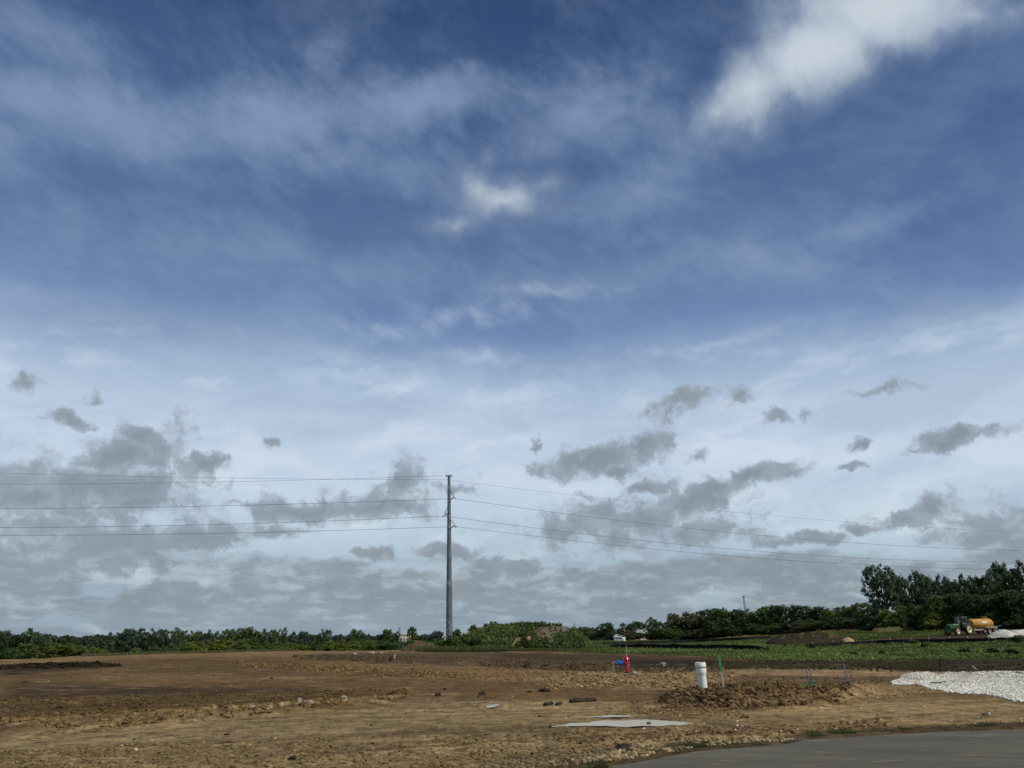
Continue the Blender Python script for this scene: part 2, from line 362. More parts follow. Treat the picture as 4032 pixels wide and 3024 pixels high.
M['grey_post'] = mat('galvanised_post', (.22, .26, .32), .5, .5, .5, .3, 6)
M['black_plastic'] = mat('black_plastic', (.012, .013, .018), .5)
M['fabric'] = mat('silt_fabric', (.006, .006, .007), .8, 0, .2, .3, 1.5)
M['trac_green'] = mat('tractor_green', (.015, .085, .025), .4, 0, .5, .2, 4, dirt=(.10, .08, .055), dirt_amt=.2, dscale=2.5)
M['yellow_rim'] = mat('yellow_rim', (.72, .62, .25), .5, 0, .5, .1, 4, dirt=(.3, .24, .15), dirt_amt=.15, dscale=4)
M['rubber'] = mat('tyre_rubber', (.025, .024, .023), .85, 0, .2, .3, 4, dirt=(.12, .095, .07), dirt_amt=.45, dscale=3)
M['glass_dark'] = mat('cab_glass', (.012, .02, .025), .12, 0, .6)
M['tank'] = mat('tank_orange', (.50, .25, .04), .6, 0, .3, .2, 1.6, dirt=(.22, .14, .07), dirt_amt=.32, dscale=1.2)
M['tank_cap'] = mat('tank_end_orange', (.55, .27, .035), .55, 0, .4, .25, 2.6, dirt=(.18, .10, .04), dirt_amt=.3, dscale=2)
M['decal'] = mat('white_decal', (.75, .70, .62), .5)
M['dark_decal'] = mat('dark_decal', (.18, .08, .03), .5)
M['frame'] = mat('trailer_frame', (.40, .36, .30), .6, .2, .4, .3, 3)
M['bark'] = mat('bark', (.09, .075, .06), .9, 0, .1, .3, 3)
M['white_wall'] = mat('white_wall', (.78, .78, .74), .7)
M['tan_wall'] = mat('tan_wall', (.66, .58, .44), .7)
M['roof_grey'] = mat('roof_grey', (.30, .30, .29), .7)
M['window'] = mat('window_glass', (.04, .05, .06), .1)
M['lattice'] = mat('lattice_steel', (.10, .12, .14), .6, .3)  # dull grey carries the distance haze on the far pylons
M['rock'] = mat('pale_rock', (.33, .285, .205), .85, 0, .2, .2, 2.5, .02, 4)
M['dark_clod'] = mat('dark_clod', (.038, .030, .021), .95, 0, .15, .4, 5, .02, 9)
# puddle
def puddle_mat():
    m = bpy.data.materials.new('muddy_water'); m.use_nodes = True; nb = NB(m.node_tree)
    p = nb.n('ShaderNodeBsdfPrincipled'); p.inputs['Base Color'].default_value = (.48, .42, .26, 1); p.inputs['Roughness'].default_value = .16
    p.inputs['IOR'].default_value = 1.33; p.inputs['Specular IOR Level'].default_value = .35
    co = nb.n('ShaderNodeTexCoord').outputs['Object']; b = nb.n('ShaderNodeBump'); b.inputs['Strength'].default_value = .15; b.inputs['Distance'].default_value = .004
    nb.put(b.inputs['Height'], nb.noise(co, 5, 3)); nb.put(p.inputs['Normal'], b.outputs[0])
    o = nb.n('ShaderNodeOutputMaterial'); nb.nt.links.new(p.outputs[0], o.inputs[0]); return m
M['puddle'] = puddle_mat()

# ------------------------------------------------------------------ terrain
def e_of(py):
    v = (1512 - py) / FPX; return (SP + v * CP) / (CP - v * SP)
def slope_of(px, py=2520): return (px - 2016) / FPX / (CP - (1512 - py) / FPX * SP)
TC = [-1500, 0, 400, 700, 1000, 1400, 1770, 2300, 2700, 3000, 3400, 3800, 4100, 5500]
TD = [0, 50, 62, 75, 90, 105, 125, 150, 185, 220, 270, 330, 500, 1500, 6000, 20000]
def zc(py, Y): return CH + Y * e_of(py)
TZ = {
 -1500: [0, 0, 0, -.1, -.6, -1.4, -2.4, -3.2, -4, -4.3, -4.5, -4.5, -4, -3, -3, -3],
 0:     [0, 0, 0, -.05, -.6, -1.4, -2.4, -3.2, -4, -4.3, -4.5, -4.5, -4, -3, -3, -3],
 400:   [0, 0, 0, .12, .06, -.8, -2.0, -3.0, -3.8, -4.2, -4.3, -4.3, -4, -3, -3, -3],
 700:   [0, 0, 0, .14, .26, .0, -1.2, -2.4, -3.4, -4., -4., -4, -4, -3, -3, -3],
 1000:  [0, 0, 0, .12, .27, .35, -.3, -1.6, -2.8, -3.6, -3.8, -3.8, -3.6, -3, -3, -3],
 1400:  [0, 0, 0, .08, .2, .3, .0, -.2, -1.5, -2.6, -3, -3, -3, -3, -3, -3],
 1770:  [0, 0, 0, .05, .12, .2, .2, .1, -.4, -1, -1.5, -2, -2.5, -3, -3, -3],
 2300:  [0, 0, 0, .05, .2, .35, .45, .6, .9, 1.1, 1.3, 1.5, 1.2, 0, -2, -3],
 2700:  [0, 0, 0, .05, .2, .35, .5, .65, .95, 1.3, 1.7, 2.0, 1.8, 0, -2, -3],
 3000:  [0, 0, 0, .08, .2, .4, .75, 1.15, 1.9, 2.6, 3.45, 4.0, 4, 2, -1, -3],
 3400:  [0, 0, 0, .1, .3, .55, .95, 1.9, 3.5, 5.0, 6.5, 7, 7, 4, 0, -3],
 3800:  [0, 0, .0, .25, .7, 1.25, 2.35, 3.3, 4.3, 5.2, 6.5, 7, 7, 4, 0, -3],
 4100:  [0, 0, .0, .35, 1.3, 1.95, 2.75, 3.5, 4.4, 5.2, 6.5, 7, 7, 4, 0, -3],
 5500:  [0, 0, .0, .35, 1.3, 1.95, 2.75, 3.5, 4.4, 5.2, 6.5, 7, 7, 4, 0, -3]}
TS = np.array([slope_of(p) for p in TC]); TM = np.array([TZ[p] for p in TC], dtype=float); TDa = np.array(TD, dtype=float)
def base_z(X, Y):
    X = np.asarray(X, float); Y = np.asarray(Y, float)
    Yc = np.maximum(Y, .01); s = np.clip(X / Yc, TS[0], TS[-1] - 1e-6)
    i = np.clip(np.searchsorted(TS, s) - 1, 0, len(TS) - 2); t = (s - TS[i]) / (TS[i + 1] - TS[i]); t = t * t * (3 - 2 * t)
    Yd = np.clip(Yc, 0, TD[-1] - 1); j = np.clip(np.searchsorted(TDa, Yd, side='right') - 1, 0, len(TD) - 2); q = (Yd - TDa[j]) / (TDa[j + 1] - TDa[j])
    z = (TM[i, j] * (1 - t) + TM[i + 1, j] * t) * (1 - q) + (TM[i, j + 1] * (1 - t) + TM[i + 1, j + 1] * t) * q
    return np.where(Y > 0, z, 0.)
def to_pix(X, Y, Z):
    zz = np.maximum(Y * CP + (Z - CH) * SP, .05); yy = -Y * SP + (Z - CH) * CP
    return 2016 + FPX * X / zz, 1512 - FPX * yy / zz
def hit(px, py):
    """the point where the sight line of the survey pixel meets the ground"""
    dx, dy, dz = pix_dir(px, py)
    Y = np.concatenate([np.arange(6, 60, .1), np.arange(60, 420, .25)]); X = Y * dx / dy; Zr = CH + Y * dz / dy
    g = base_z(X, Y) - Zr; k = np.argmax(g > 0) if (g > 0).any() else len(Y) - 1
    return float(X[k]), float(Y[k])
def at(px, py, Y):
    dx, dy, dz = pix_dir(px, py); return Vector((Y * dx / dy, Y, CH + Y * dz / dy))
# road edge in world metres
RE = [(2388, 3024), (2462, 3004), (2597, 2979), (2746, 2952), (2920, 2937), (3100, 2922), (3180, 2907), (3429, 2890), (3678, 2877), (4032, 2865)]
REW = [hit(*p) for p in RE]
rx = np.array([-60, -25, -10, -3] + [p[0] for p in REW] + [16, 30, 80]); ry = np.array([-38, -9, 3.2, 9.] + [p[1] for p in REW] + [REW[-1][1] + 1.9, REW[-1][1] + 5, REW[-1][1] + 14])
def road_d(X, Y):   # >0 on the soil side, metres measured along Y
    return Y - np.interp(X, rx, ry) - .22 * fbm(X * .9, Y * .9, 3, 77)
def band(px, py, xs, top, bot, soft=8, endsoft=60, ends=True):
    t = np.interp(px, xs, top); b = np.interp(px, xs, bot)
    m = sstep(py, t - soft, t + soft) * (1 - sstep(py, b - soft, b + soft))
    if ends:
        if xs[0] > -50: m = m * sstep(px, xs[0] - endsoft, xs[0] + endsoft)
        if xs[-1] < 4080: m = m * (1 - sstep(px, xs[-1] - endsoft, xs[-1] + endsoft))
    return m
# raised features: xs, top, bottom, height, soft
HB = [([0, 400, 700, 1000, 1300, 1550], [2862, 2850, 2832, 2806, 2775, 2758], [2888, 2868, 2850, 2818, 2790, 2766], .11, 7),
      ([900, 1150, 1500, 1780], [2612, 2622, 2640, 2655], [2622, 2636, 2660, 2668], .16, 5),
      ([1150, 1550, 1900, 2350], [2585, 2590, 2602, 2622], [2595, 2606, 2622, 2632], .14, 5),
      ([2620, 2760, 2950, 3150, 3350, 3480], [2752, 2738, 2744, 2742, 2722, 2710], [2776, 2776, 2784, 2780, 2752, 2722], .24, 12),
      ([2200, 2350, 2520, 2750], [2672, 2662, 2662, 2672], [2700, 2702, 2702, 2698], .16, 8),
      ([2780, 3000, 3400], [2640, 2636, 2640], [2652, 2648, 2650], .08, 5),
      ([0, 200, 400], [2628, 2620, 2618], [2634, 2626, 2620], .12, 4),
      ([3560, 3720, 4100], [2664, 2660, 2658], [2674, 2668, 2668], .20, 7),
      ([2250, 2450, 2700, 3000], [2985, 2950, 2925, 2915], [2995, 2960, 2935, 2925], .05, 10)]
# roughness zones: xs, top, bottom, amplitude
RB = [([0, 700, 1400, 1650], [2745, 2735, 2715, 2705], [2885, 2862, 2790, 2770], .035, 8),
      ([0, 400, 1000, 1550], [2838, 2830, 2785, 2740], [2886, 2866, 2818, 2768], .06, 6),
      ([0, 1000, 2000, 2600], [2962, 2915, 2880, 2880], [3200, 3200, 3200, 3200], .038, 10),
      ([900, 1150, 1500, 2100], [2608, 2616, 2630, 2630], [2630, 2645, 2672, 2690], .05, 5),
      ([1150, 1550, 2100, 2850], [2575, 2578, 2590, 2600], [2598, 2612, 2632, 2650], .06, 5),
      ([2150, 2400, 2800, 2900], [2650, 2640, 2650, 2650], [2715, 2715, 2720, 2700], .07, 8),
      ([2600, 2760, 3100, 3450], [2715, 2695, 2690, 2680], [2790, 2792, 2800, 2760], .09, 8),
      ([2450, 2900], [2760, 2760], [2810, 2830], .04, 10),
      ([2200, 2600, 2900, 3600], [2890, 2880, 2860, 2810], [2930, 2920, 2905, 2870], .035, 8),
      ([2700, 3400, 4100], [2600, 2603, 2595], [2660, 2655, 2655], .04, 5),
      ([0, 200, 420], [2622, 2614, 2612], [2642, 2634, 2626], .10, 4)]
PUD = [[(2108, 2868), (2160, 2862), (2230, 2856), (2270, 2850), (2330, 2847), (2390, 2836), (2450, 2834), (2555, 2833), (2600, 2838), (2670, 2841), (2700, 2849), (2745, 2852), (2735, 2858), (2650, 2857), (2560, 2859), (2400, 2860), (2250, 2860), (2180, 2862), (2110, 2871)],
       [(2300, 2826), (2370, 2822), (2400, 2818), (2470, 2818), (2490, 2822), (2440, 2826), (2370, 2828)],
       [(1912, 2779), (1950, 2773), (1965, 2770), (1955, 2780), (1930, 2788), (1915, 2786)]]
def in_poly(x, y, poly):
    r = np.zeros(np.shape(x), bool); n = len(poly); j = n - 1
    for i in range(n):
        xi, yi = poly[i]; xj, yj = poly[j]
        r ^= ((yi > y) != (yj > y)) & (x < (xj - xi) * (y - yi) / (yj - yi + 1e-12) + xi); j = i
    return r
def track_uv(X, Y):
    """across / along the haul track, which swings round in front of the road"""
    a = sstep(X + .35 * Y, -2, 16); u = (-.83 * X + .55 * Y) * (1 - a) + (-.47 * X + .88 * Y) * a; al = (.55 * X + .83 * Y) * (1 - a) + (.88 * X + .47 * Y) * a
    return u + 2.2 * fbm(X * .09, Y * .09, 2, 8), al
def relief(X, Y, zb, near=True):
    px, py = to_pix(X, Y, zb)
    wx = px + 90 * fbm(X * .35, Y * .12, 3, 5); wy = py + 10 * fbm(X * .7, Y * .25, 4, 6)
    h = np.zeros_like(X); amp = np.full_like(X, .012)
    front = Y > 2
    for xs, t, b, a, so in HB: h += a * band(wx, wy, xs, t, b, so, 70)
    for xs, t, b, a, so in RB: amp = np.maximum(amp, a * band(wx, wy, xs, t, b, so, 60))
    far = sstep(Y, 90, 160)
    n = fbm(X * 2.1, Y * 2.1, 4, 11, .62)
    n2 = np.abs(fbm(X * 4.5, Y * 4.5, 3, 31, .6)) * 2
    big = fbm(X * .12, Y * .12, 3, 3)
    # long wheel ruts parallel to the haul track
    u, al = track_uv(X, Y)
    rut = fbm(u * 1.6, al * .06, 3, 21) + .5 * sstep(np.sin(u * 2.4 + 2 * vn(al * .05, u * 0, 3)), .80, 1.) * -1. * (vn(u * .25, al * .03, 44) > .45)
    h = h * (1 + .6 * fbm(X * .8, Y * .8, 3, 9)) + amp * (n * 2.0 + n2 * .9) + .035 * rut * (1 - far) + .10 * big
    # keep pond basins level
    for k, p in enumerate(PUD):
        cx = sum(q[0] for q in p) / len(p); cy = sum(q[1] for q in p) / len(p); w = (max(q[0] for q in p) - min(q[0] for q in p)) / 2 + 16; hh = (max(q[1] for q in p) - min(q[1] for q in p)) / 2 + 5
        d = np.hypot((px - cx) / w, (py - cy) / hh); f = 1 - sstep(d, 1.05, 1.6); h = h * (1 - f) + f * (-.045 * np.clip(1 - d ** 1.6, -.6, 1) + .010 + .07 * n)
    d = road_d(X, Y); onr = sstep(d, -.25, .15)
    h = np.where(front | True, h * onr - .05 * (1 - onr), 0)
    return h
def gz(X, Y):
    X = np.asarray(X, float); Y = np.asarray(Y, float); zb = base_z(X, Y)
    return zb + relief(X, Y, zb)
def g1(x, y): return float(gz(np.array([x]), np.array([y]))[0])
def G(px, py):
    """the same with ridges and heaps included"""
    dx, dy, dz = pix_dir(px, py); x, y = hit(px, py); Y = np.linspace(max(5, y * .62), y * 1.12, 260); X = Y * dx / dy
    g = gz(X, Y) - (CH + Y * dz / dy); k = int(np.argmax(g > 0)) if (g > 0).any() else 259
    return Vector((float(X[k]), float(Y[k]), g1(float(X[k]), float(Y[k]))))

# soil colour zones: xs, top, bottom, sRGB, soft, strength
CB = [([0, 700, 1400, 2100], [2560, 2540, 2540, 2540], [2622, 2590, 2580, 2575], (134, 112, 82), 8, 1),
      ([0, 700, 1500, 1800], [2622, 2595, 2600, 2640], [2712, 2702, 2725, 2740], (102, 83, 58), 12, 1),
      ([300, 900, 1500], [2650, 2655, 2675], [2685, 2690, 2690], (120, 98, 68), 14, .8),
      ([0, 400, 800, 1500], [2700, 2700, 2712, 2715], [2762, 2742, 2735, 2738], (76, 63, 47), 9, .95),
      ([0, 200, 420], [2622, 2616, 2612], [2668, 2645, 2630], (62, 53, 44), 6, 1),
      ([0, 700, 1400, 1600], [2757, 2740, 2722, 2715], [2835, 2795, 2742, 2728], (97, 80, 55), 9, 1),
      ([0, 600, 1000], [2820, 2795, 2780], [2840, 2812, 2795], (128, 106, 68), 8, .8),
      ([0, 500, 1000, 1500], [2838, 2825, 2782, 2742], [2888, 2866, 2818, 2766], (122, 104, 75), 6, 1),
      ([0, 1000, 1600, 2100, 2600], [2892, 2824, 2768, 2750, 2775], [2958, 2905, 2880, 2860, 2845], (143, 125, 93), 8, 1),
      ([0, 700, 1500], [2930, 2900, 2870], [2955, 2918, 2885], (160, 142, 108), 6, .8),
      ([0, 1000, 2000, 2600], [2962, 2910, 2878, 2870], [3300, 3300, 3300, 3300], (142, 124, 92), 12, 1),
      ([1000, 1700, 2400, 2650], [2642, 2668, 2712, 2725], [2700, 2740, 2762, 2755], (112, 90, 62), 10, .9),
      ([1200, 1800, 2150], [2608, 2615, 2635], [2645, 2658, 2700], (132, 109, 78), 10, .8),
      ([1250, 1550, 2100, 2400, 2850], [2572, 2570, 2568, 2590, 2602], [2600, 2612, 2632, 2652, 2650], (92, 79, 62), 6, 1),
      ([1950, 2400, 2900], [2572, 2574, 2590], [2596, 2602, 2612], (76, 62, 45), 5, .9),
      ([2450, 2900, 3400, 4100], [2600, 2600, 2603, 2592], [2650, 2645, 2648, 2660], (56, 49, 40), 5, 1),
      ([2820, 3100, 3500], [2616, 2616, 2620], [2636, 2638, 2634], (72, 74, 44), 4, .9),
      ([2150, 2400, 2700, 2900], [2660, 2646, 2658, 2645], [2712, 2712, 2722, 2705], (150, 130, 98), 7, 1),
      ([2780, 3000, 3300, 3700, 4100], [2646, 2636, 2638, 2646, 2646], [2662, 2656, 2666, 2668, 2662], (150, 127, 97), 5, .9),
      ([2880, 3200, 3560], [2658, 2660, 2668], [2698, 2702, 2692], (104, 87, 66), 7, .9),
      ([2600, 2760, 3100, 3300], [2725, 2702, 2700, 2705], [2785, 2786, 2796, 2760], (90, 75, 56), 8, 1),
      ([2740, 2900], [2705, 2705], [2735, 2740], (60, 52, 43), 8, .7),
      ([3180, 3400, 3620], [2705, 2690, 2700], [2770, 2762, 2730], (156, 134, 99), 9, .9),
      ([2600, 3000, 3600, 4100], [2800, 2800, 2742, 2772], [2925, 2905, 2872, 2850], (149, 129, 94), 10, 1),
      ([2500, 3000, 3500], [2860, 2855, 2840], [2900, 2885, 2868], (130, 110, 80), 9, .7),
      ([2350, 2700, 3100], [2965, 2925, 2905], [2990, 2952, 2925], (158, 142, 112), 7, .8),
      ([1990, 2300, 2620], [2990, 2955, 2925], [3050, 3000, 2960], (104, 92, 74), 9, .6),
      ([3380, 3600, 3800, 4100], [2522, 2508, 2493, 2486], [2530, 2531, 2530, 2522], (72, 61, 49), 4, 1)]
GREEN = ([2230, 2700, 3000, 3400, 4100], [2300, 2300, 2300, 2300, 2300], [2568, 2580, 2602, 2602, 2592])
DRY = ([2280, 2600, 3050, 3400], [2512, 2508, 2495, 2470], [2526, 2522, 2504, 2486])
def green_mask(X, Y, zb=None):
    zb = base_z(X, Y) if zb is None else zb
    px, py = to_pix(X, Y, zb)
    wy = py + 8 * fbm(X * .25, Y * .1, 4, 51); wx = px + 60 * fbm(X * .2, Y * .2, 3, 52)
    g = band(wx, wy, *GREEN, 4, 40)
    g = g * (1 - band(wx, wy, [3380, 3600, 3800, 4100], [2522, 2508, 2493, 2486], [2530, 2531, 2530, 2522], 3, 60) * (Y < 165))
    tr = sstep(Y, 150, 180)
    return np.maximum(g, tr * (Y > 0))
def soil_col(X, Y, zb, cr=None):
    px, py = to_pix(X, Y, zb)
    wx = px + 140 * fbm(X * .3, Y * .1, 3, 61) + 30 * fbm(X * 2, Y * 1, 3, 63); wy = py + 16 * fbm(X * .5, Y * .16, 4, 62) + 5 * fbm(X * 3, Y * 1.2, 2, 64)
    c = np.empty((len(X), 3)); c[:] = rgb(120, 100, 72)
    for xs, t, b, q, so, st in CB:
        m = (band(wx, wy, xs, t, b, so, 80) * st)[:, None]; c = c * (1 - m) + np.array(rgb(*q)) * m
    k = 1 + .30 * fbm(X * .5, Y * .3, 4, 71)          # patchy moisture
    c *= k[:, None]
    # dry pale scabs on trafficked soil
    s = sstep(fbm(X * .8, Y * 2.2, 4, 72), .12, .24)[:, None] * .35 * (Y < 60)[:, None]; c = c * (1 - s) + np.array(rgb(172, 150, 115)) * s
    s = sstep(fbm(X * 1.1 + 40, Y * 2.0, 4, 73), .14, .26)[:, None] * .4 * (Y < 80)[:, None]; c = c * (1 - s) + np.array(rgb(78, 64, 46)) * s
    g = green_mask(X, Y, zb)[:, None]
    gc = np.empty_like(c); gc[:] = rgb(50, 62, 28); dr = (band(px, py, *DRY, 3, 60))[:, None]; gc = gc * (1 - dr) + np.array(rgb(96, 92, 56)) * dr
    c = c * (1 - g) + gc * g
    d = road_d(X, Y); e = (sstep(d, -.3, .0) * (1 - sstep(d, .45, 1.0)))[:, None] * .75; c = c * (1 - e) + np.array(rgb(60, 53, 42)) * e
    u, al = track_uv(X, Y); nr = (1 - sstep(Y, 50, 80)) * (1 - g[:, 0])
    st = fbm(u * 3.2, al * .10, 4, 131) * .55 + fbm(u * 9., al * .22, 3, 135) * .45
    c *= (1 + nr * st * 1.15)[:, None]
    far_st = (1 + sstep(Y, 28, 40) * (1 - g[:, 0]) * .55 * fbm(X * .10, Y * .9, 4, 137))[:, None]
    return c * far_st * np.array((.79, .755, .68))

def build_terrain():
    th = np.concatenate([np.linspace(-180, -44, 40, endpoint=False), np.linspace(-44, -35.5, 40, endpoint=False), np.linspace(-35.5, 35.5, 1050, endpoint=False), np.linspace(35.5, 44, 40, endpoint=False), np.linspace(44, 180, 40, endpoint=False)])
    r = np.concatenate([np.linspace(.4, 9.5, 20, endpoint=False), np.arange(9.5, 20, .04), np.arange(20, 46, .085), np.arange(46, 90, .20), np.arange(90, 145, .6), np.geomspace(145, 600, 90), np.geomspace(620, 20000, 40)])
    A, Rr = np.meshgrid(np.radians(th), r); X = (Rr * np.sin(A)).ravel(); Y = (Rr * np.cos(A)).ravel()
    zb = base_z(X, Y); z = zb + relief(X, Y, zb)
    X = np.append(X, 0); Y = np.append(Y, 0); z = np.append(z, -.05); zb = np.append(zb, 0)
    c = soil_col(X, Y, zb)
    n = len(th); m = len(r); i = np.arange(m - 1)[:, None] * n; k = np.arange(n)[None, :]; k2 = (k + 1) % n
    F = np.stack([i + k, i + k2, i + n + k2, i + n + k], -1).reshape(-1, 4)[:, ::-1]
    cen = m * n; inner = np.stack([np.full(n, cen), np.arange(n), (np.arange(n) + 1) % n, np.full(n, cen)], 1)
    V = np.stack([X, Y, z], 1)
    o = np_mesh('ground', V, F, M['soil'], c, True)
    tag(o, kind='structure'); return o
ground = build_terrain()

# ------------------------------------------------------------------ road
def build_road():
    m = bpy.data.materials.new('asphalt'); m.use_nodes = True; nb = NB(m.node_tree)
    co = nb.n('ShaderNodeTexCoord').outputs['Object']
    mp = nb.n('ShaderNodeMapping'); nb.put(mp.inputs[0], co); mp.inputs['Rotation'].default_value = (0, 0, R(-20)); mp.inputs['Scale'].default_value = (.35, 1.4, 1)
    n1 = nb.noise(mp.outputs[0], 1.0, 6, .6); n2 = nb.noise(co, 22, 5, .75); n3 = nb.noise(mp.outputs[0], 3.2, 5, .6)
    c = nb.mix(nb.step(n1, .3, .7), (.100, .090, .066), (.150, .136, .104)); c = nb.mix(nb.m('MULTIPLY', nb.step(n3, .56, .70), .6), c, (.30, .26, .19))
    c = nb.mix(nb.m('MULTIPLY', nb.step(n2, .35, .65), .5), c, (.055, .050, .040), 'MIX')
    p = nb.n('ShaderNodeBsdfPrincipled'); nb.put(p.inputs['Base Color'], c); p.inputs['Roughness'].default_value = .9; p.inputs['Specular IOR Level'].default_value = .15
    b = nb.n('ShaderNodeBump'); b.inputs['Distance'].default_value = .012; nb.put(b.inputs['Height'], nb.noise(co, 35, 5, .7)); nb.put(p.inputs['Normal'], b.outputs[0])
    o = nb.n('ShaderNodeOutputMaterial'); nb.nt.links.new(p.outputs[0], o.inputs[0])
    xs = np.concatenate([np.linspace(-60, -4, 30, endpoint=False), np.linspace(-4, 14, 260, endpoint=False), np.linspace(14, 80, 30)])
    ys = np.interp(xs, rx, ry) + .10 * fbm(xs * 1.7, xs * 0, 4, 99)
    V = []; n = len(xs)
    for off in (0, -.3, -2, -6, -12): V += [(x - off * -.45 if off else x, y + off, (-.03 if off == 0 else .0)) for x, y in zip(xs, ys)]
    F = [(r * n + i, r * n + i + 1, (r + 1) * n + i + 1, (r + 1) * n + i) for r in range(4) for i in range(n - 1)]
    tag(np_mesh('road', V, np.array(F)[:, ::-1], m), kind='structure')
build_road()

# ------------------------------------------------------------------ rocks and clods
def ico(sub=0):
    import bmesh
    bm = bmesh.new(); bmesh.ops.create_icosphere(bm, subdivisions=sub + 1, radius=1); bm.verts.ensure_lookup_table()
    v = np.array([q.co[:] for q in bm.verts]); f = np.array([[q.index for q in p.verts] for p in bm.faces]); bm.free(); return v, f
ICO0 = ico(0); ICO1 = ico(1)
def rocks(name, P, S, C, m, seed=1, flat=.65, sub=0, jit=.28):
    rng = np.random.default_rng(seed); v, f = ICO1 if sub else ICO0; n = len(P); k = len(v)
    J = 1 + jit * rng.standard_normal((n, k, 1)); q = rng.standard_normal((n, 4)); q /= np.linalg.norm(q, axis=1)[:, None]
    w, x, y, z = q.T
    Rm = np.stack([1 - 2 * (y * y + z * z), 2 * (x * y - z * w), 2 * (x * z + y * w), 2 * (x * y + z * w), 1 - 2 * (x * x + z * z), 2 * (y * z - x * w), 2 * (x * z - y * w), 2 * (y * z + x * w), 1 - 2 * (x * x + y * y)], 1).reshape(n, 3, 3)
    sc = S[:, None] * rng.uniform(.55, 1.25, (n, 3))
    V = np.einsum('nij,nkj->nki', Rm, v[None] * J * sc[:, None, :]); V[:, :, 2] *= flat
    V = (V + P[:, None, :]).reshape(-1, 3); F = (f[None] + (np.arange(n) * k)[:, None, None]).reshape(-1, 3)
    return np_mesh(name, V, F, m, np.repeat(C, k, 0))
def sample_band(rng, n, xs, top, bot):
    x = rng.uniform(xs[0], xs[-1], n); a = np.interp(x, xs, top); b = np.interp(x, xs, bot); return x, a + (b - a) * rng.random(n)
YG = np.concatenate([np.arange(5, 40, .5), np.arange(40, 100, 1.), np.arange(100, 420, 3.)])
def ground_pts(px, py):
    """vectorised hit()"""
    u = (px - 2016) / FPX; v = (1512 - py) / FPX; den = CP - v * SP; s = u / den; e = (SP + v * CP) / den
    g = base_z(s[:, None] * YG[None], np.broadcast_to(YG[None], (len(s), len(YG)))) - (CH + e[:, None] * YG[None])
    ok = g > 0; k = np.where(ok.any(1), np.argmax(ok, 1), len(YG) - 1); k = np.maximum(k, 1); r = np.arange(len(s))
    g0, g1_ = g[r, k - 1], g[r, k]; t = np.clip(-g0 / np.where(np.abs(g1_ - g0) < 1e-9, 1, g1_ - g0), 0, 1)
    Y = YG[k - 1] + (YG[k] - YG[k - 1]) * t
    return s * Y, Y
clod_zones = [  # xs, top, bottom, count, size range, sRGB, spread
    ([0, 500, 1000, 1560], [2838, 2828, 2785, 2742], [2888, 2866, 2818, 2764], 5200, (.03, .10), (122, 104, 74)),
    ([700, 1000, 1560], [2808, 2782, 2738], [2835, 2808, 2760], 520, (.05, .12), (142, 122, 90)),
    ([0, 700, 1600], [2752, 2738, 2716], [2838, 2800, 2745], 2600, (.02, .07), (96, 79, 54)),
    ([0, 1000, 2000, 2600], [2962, 2912, 2885, 2885], [3040, 3040, 3040, 3000], 3800, (.012, .045), (128, 110, 80)),
    ([900, 1150, 1500, 1800], [2608, 2618, 2638, 2650], [2626, 2642, 2666, 2674], 2200, (.04, .11), (128, 107, 76)),
    ([1800, 2000, 2200], [2630, 2635, 2650], [2680, 2690, 2700], 700, (.03, .08), (128, 108, 78)),
    ([1150, 1550, 2100, 2450], [2582, 2584, 2598, 2615], [2598, 2612, 2632, 2652], 3000, (.06, .17), (94, 80, 62)),
    ([2150, 2400, 2800, 2900], [2655, 2642, 2652, 2650], [2712, 2712, 2716, 2700], 2600, (.035, .11), (140, 122, 92)),
    ([2480, 2850], [2635, 2625], [2655, 2650], 500, (.07, .16), (104, 90, 72)),
    ([2610, 2760, 2900], [2738, 2700, 2698], [2775, 2786, 2790], 2600, (.035, .10), (74, 62, 47)),
    ([2640, 3100, 3300], [2745, 2735, 2715], [2785, 2795, 2770], 2300, (.04, .11), (124, 103, 76)),
    ([2900, 3100, 3350], [2700, 2695, 2695], [2765, 2790, 2755], 1200, (.05, .13), (108, 88, 63)),
    ([2850, 3500], [2660, 2665], [2700, 2695], 900, (.03, .08), (120, 100, 75)),
    ([3250, 3650], [2700, 2690], [2775, 2735], 700, (.02, .06), (150, 130, 98)),
    ([2450, 2950], [2760, 2785], [2812, 2830], 900, (.02, .06), (130, 110, 78)),
    ([2180, 2600, 2900, 3500], [2880, 2872, 2862, 2830], [2925, 2915, 2905, 2870], 1100, (.015, .045), (112, 93, 66)),
    ([2300, 2480, 2700, 3100], [2995, 2948, 2925, 2908], [3010, 2985, 2952, 2925], 1500, (.02, .05), (166, 150, 120)),
    ([2000, 2300, 2500], [2985, 2960, 2940], [3045, 3010, 2980], 700, (.02, .05), (130, 116, 94)),
    ([2700, 3400, 4032], [2600, 2603, 2597], [2640, 2645, 2652], 900, (.05, .12), (56, 47, 38)),
    ([0, 200, 400, 480], [2622, 2612, 2612, 2620], [2640, 2634, 2628, 2626], 900, (.06, .17), (46, 37, 30)),
    ([2900, 3400, 3900], [2915, 2900, 2872], [2925, 2893, 2880], 260, (.01, .03), (205, 200, 190)),
    ([0, 2000, 4032], [2720, 2760, 2780], [3020, 3020, 2870], 1500, (.008, .024), (120, 100, 70)),
    ([2200, 4032], [2790, 2780], [2900, 2860], 160, (.012, .03), (225, 220, 205)),
    ([0, 2200], [2640, 2640], [3020, 2990], 120, (.012, .035), (190, 176, 150)),
    ([0, 2500], [2640, 2640], [2960, 2940], 110, (.015, .05), (66, 53, 38)),
]
